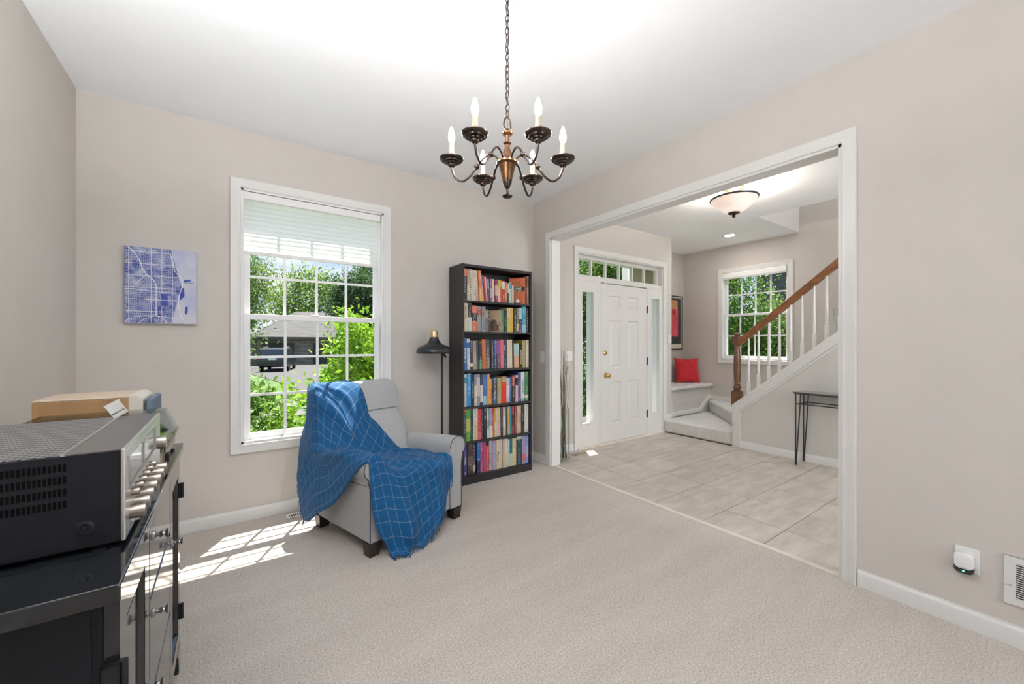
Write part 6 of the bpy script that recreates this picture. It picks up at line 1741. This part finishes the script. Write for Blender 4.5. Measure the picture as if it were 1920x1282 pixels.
def tree(name, label, base, centre, radii, nclump, count, size, mat, seed, clump=0.28, group=None, cat='tree', trunk=0.12):
    rng = np.random.default_rng(seed)
    e = empty(name, base, label=label, cat=cat, group=group)
    b = np.asarray(base)
    u = rng.normal(0, 1, (nclump, 3)); u /= np.linalg.norm(u, axis=1)[:, None]
    rr = rng.uniform(0.35, 1.0, nclump) ** 0.6
    C = (np.asarray(centre) - b) + u * rr[:, None] * np.asarray(radii)
    sp = np.full(nclump, clump) * rng.uniform(0.7, 1.3, nclump)
    V, F = leaves(rng, C, sp, count, size, 0.4)
    mesh_np('foliage', V, F, mat, e)
    top = np.asarray(centre) - b
    m = MB()
    m.tube([(0, 0, -0.02), (top[0] * 0.3, top[1] * 0.3, top[2] * 0.4), tuple(top)], [trunk, trunk * 0.8, trunk * 0.4], 8)
    for k in range(0, nclump, max(1, nclump // 14)):
        s_ = top * 0.55; m.tube([tuple(s_), tuple((s_ + C[k]) / 2 + np.array([0, 0, 0.05])), tuple(C[k])], [trunk * 0.35, trunk * 0.2, trunk * 0.08], 5)
    m.build('trunk', M['bark'], e, smooth=True)
    return e
GT = 'trees outside the front window'
tree('leafy_tree', 'pale green feathery tree filling the left of the tall window', (0.1, 17, GZ), (0.05, 17.2, 3.6), (1.2, 1.2, 2.1), 110, 20000, 0.095, L_light, 1, 0.28, GT, trunk=0.12)
tree('leafy_tree', 'dark leaved tree in the right half of the tall window', (4.2, 17.5, GZ), (4.3, 17.5, 2.8), (1.0, 1.0, 1.35), 80, 15000, 0.11, L_dark, 2, 0.22, GT, trunk=0.13)
tree('leafy_tree', 'bright green tree at the right edge of the tall window', (6.0, 20.5, GZ), (6.3, 20.5, 4.2), (1.3, 1.1, 1.8), 70, 12000, 0.13, L_mid, 3, 0.3, GT, trunk=0.12)
tree('leafy_tree', 'distant pale tree rising behind the neighbouring roof', (8.5, 62, GZ), (8.5, 62, 7.2), (5.0, 4, 3.6), 60, 5000, 0.55, L_light, 4, 1.0, GT, trunk=0.3)
tree('leafy_tree', 'mid green tree left behind the parked car', (-3.0, 40, GZ), (-2.5, 40, 4.0), (4.2, 3, 4.6), 70, 7000, 0.36, L_mid, 5, 0.75, GT, trunk=0.25)
def shrub(name, label, base, radii, count, size, mat, seed, group=None, stems=14, flat=0.2):
    rng = np.random.default_rng(seed)
    e = empty(name, base, label=label, cat='shrub', group=group)
    n = 60
    C = np.stack([rng.uniform(-1, 1, n) * radii[0], rng.uniform(-1, 1, n) * radii[1], rng.uniform(0.15, 1.0, n) * radii[2]], 1)
    C[:, 0] *= (1.1 - 0.5 * C[:, 2] / radii[2]); C[:, 1] *= (1.1 - 0.5 * C[:, 2] / radii[2])
    V, F = leaves(rng, C, np.full(n, min(radii) * 0.22), count, size, flat)
    mesh_np('foliage', V, F, mat, e)
    for k in range(stems):
        m = MB(); m.tube([(C[k][0] * 0.2, C[k][1] * 0.2, 0.0), tuple(C[k] * np.array([0.6, 0.6, 0.5])), tuple(C[k])], [0.012, 0.009, 0.004], 5); m.build('stem', M['bark'], e, smooth=True)
    return e
GS = 'shrubs outside the front window'
shrub('lime_shrub', 'tall lime green shrub close outside the tall window at the right', (1.62, 6.15, GZ), (0.50, 0.55, 2.55), 6500, 0.095, L_lime, 11, GS)
shrub('lime_shrub', 'lower lime green shrub beside the driveway view in the window', (1.42, 6.7, GZ), (0.42, 0.4, 1.75), 3800, 0.09, L_lime, 12, GS)
shrub('hydrangea_bush', 'low leafy bush just below the left of the tall window', (0.10, 4.75, GZ), (0.42, 0.4, 1.70), 5000, 0.07, L_mid, 13, GS)
shrub('hydrangea_bush', 'low bright bush just below the middle of the tall window', (0.66, 4.85, GZ), (0.45, 0.4, 1.68), 5000, 0.072, L_lime, 14, GS)
GR = 'trees outside the stair window'
tree('shade_tree', 'dense green tree filling the left of the stair window', (12.0, 6.8, GZ), (11.6, 6.7, 1.9), (2.2, 1.5, 3.2), 150, 34000, 0.105, L_mid, 21, 0.36, GR, trunk=0.16)
tree('shade_tree', 'bright leafy tree in the middle of the stair window', (13.6, 5.6, GZ), (13.4, 5.75, 0.7), (1.6, 1.3, 1.7), 100, 24000, 0.105, L_light, 22, 0.32, GR, trunk=0.14)
tree('shade_tree', 'dark green tree low at the right of the stair window', (15.5, 5.4, GZ), (15.0, 5.4, 0.5), (2.4, 1.6, 1.7), 100, 22000, 0.12, L_light, 23, 0.36, GR, trunk=0.16)
GD = 'trees outside the front door'
tree('yard_tree', 'dense green tree seen through the left sidelight and transom', (10.2, 10.4, GZ), (9.9, 10.2, 3.0), (2.4, 1.8, 2.6), 110, 22000, 0.13, L_light, 31, 0.38, GD, trunk=0.15)
tree('yard_tree', 'dark tree behind the porch seen through the transom', (11.8, 9.6, GZ), (11.4, 9.5, 3.2), (2.0, 1.8, 2.2), 80, 16000, 0.14, L_mid, 32, 0.38, GD, trunk=0.15)
shrub('front_shrub', 'round green shrub low in the left sidelight', (7.6, 7.6, GZ), (0.9, 0.8, 1.3), 4200, 0.10, L_mid, 33)
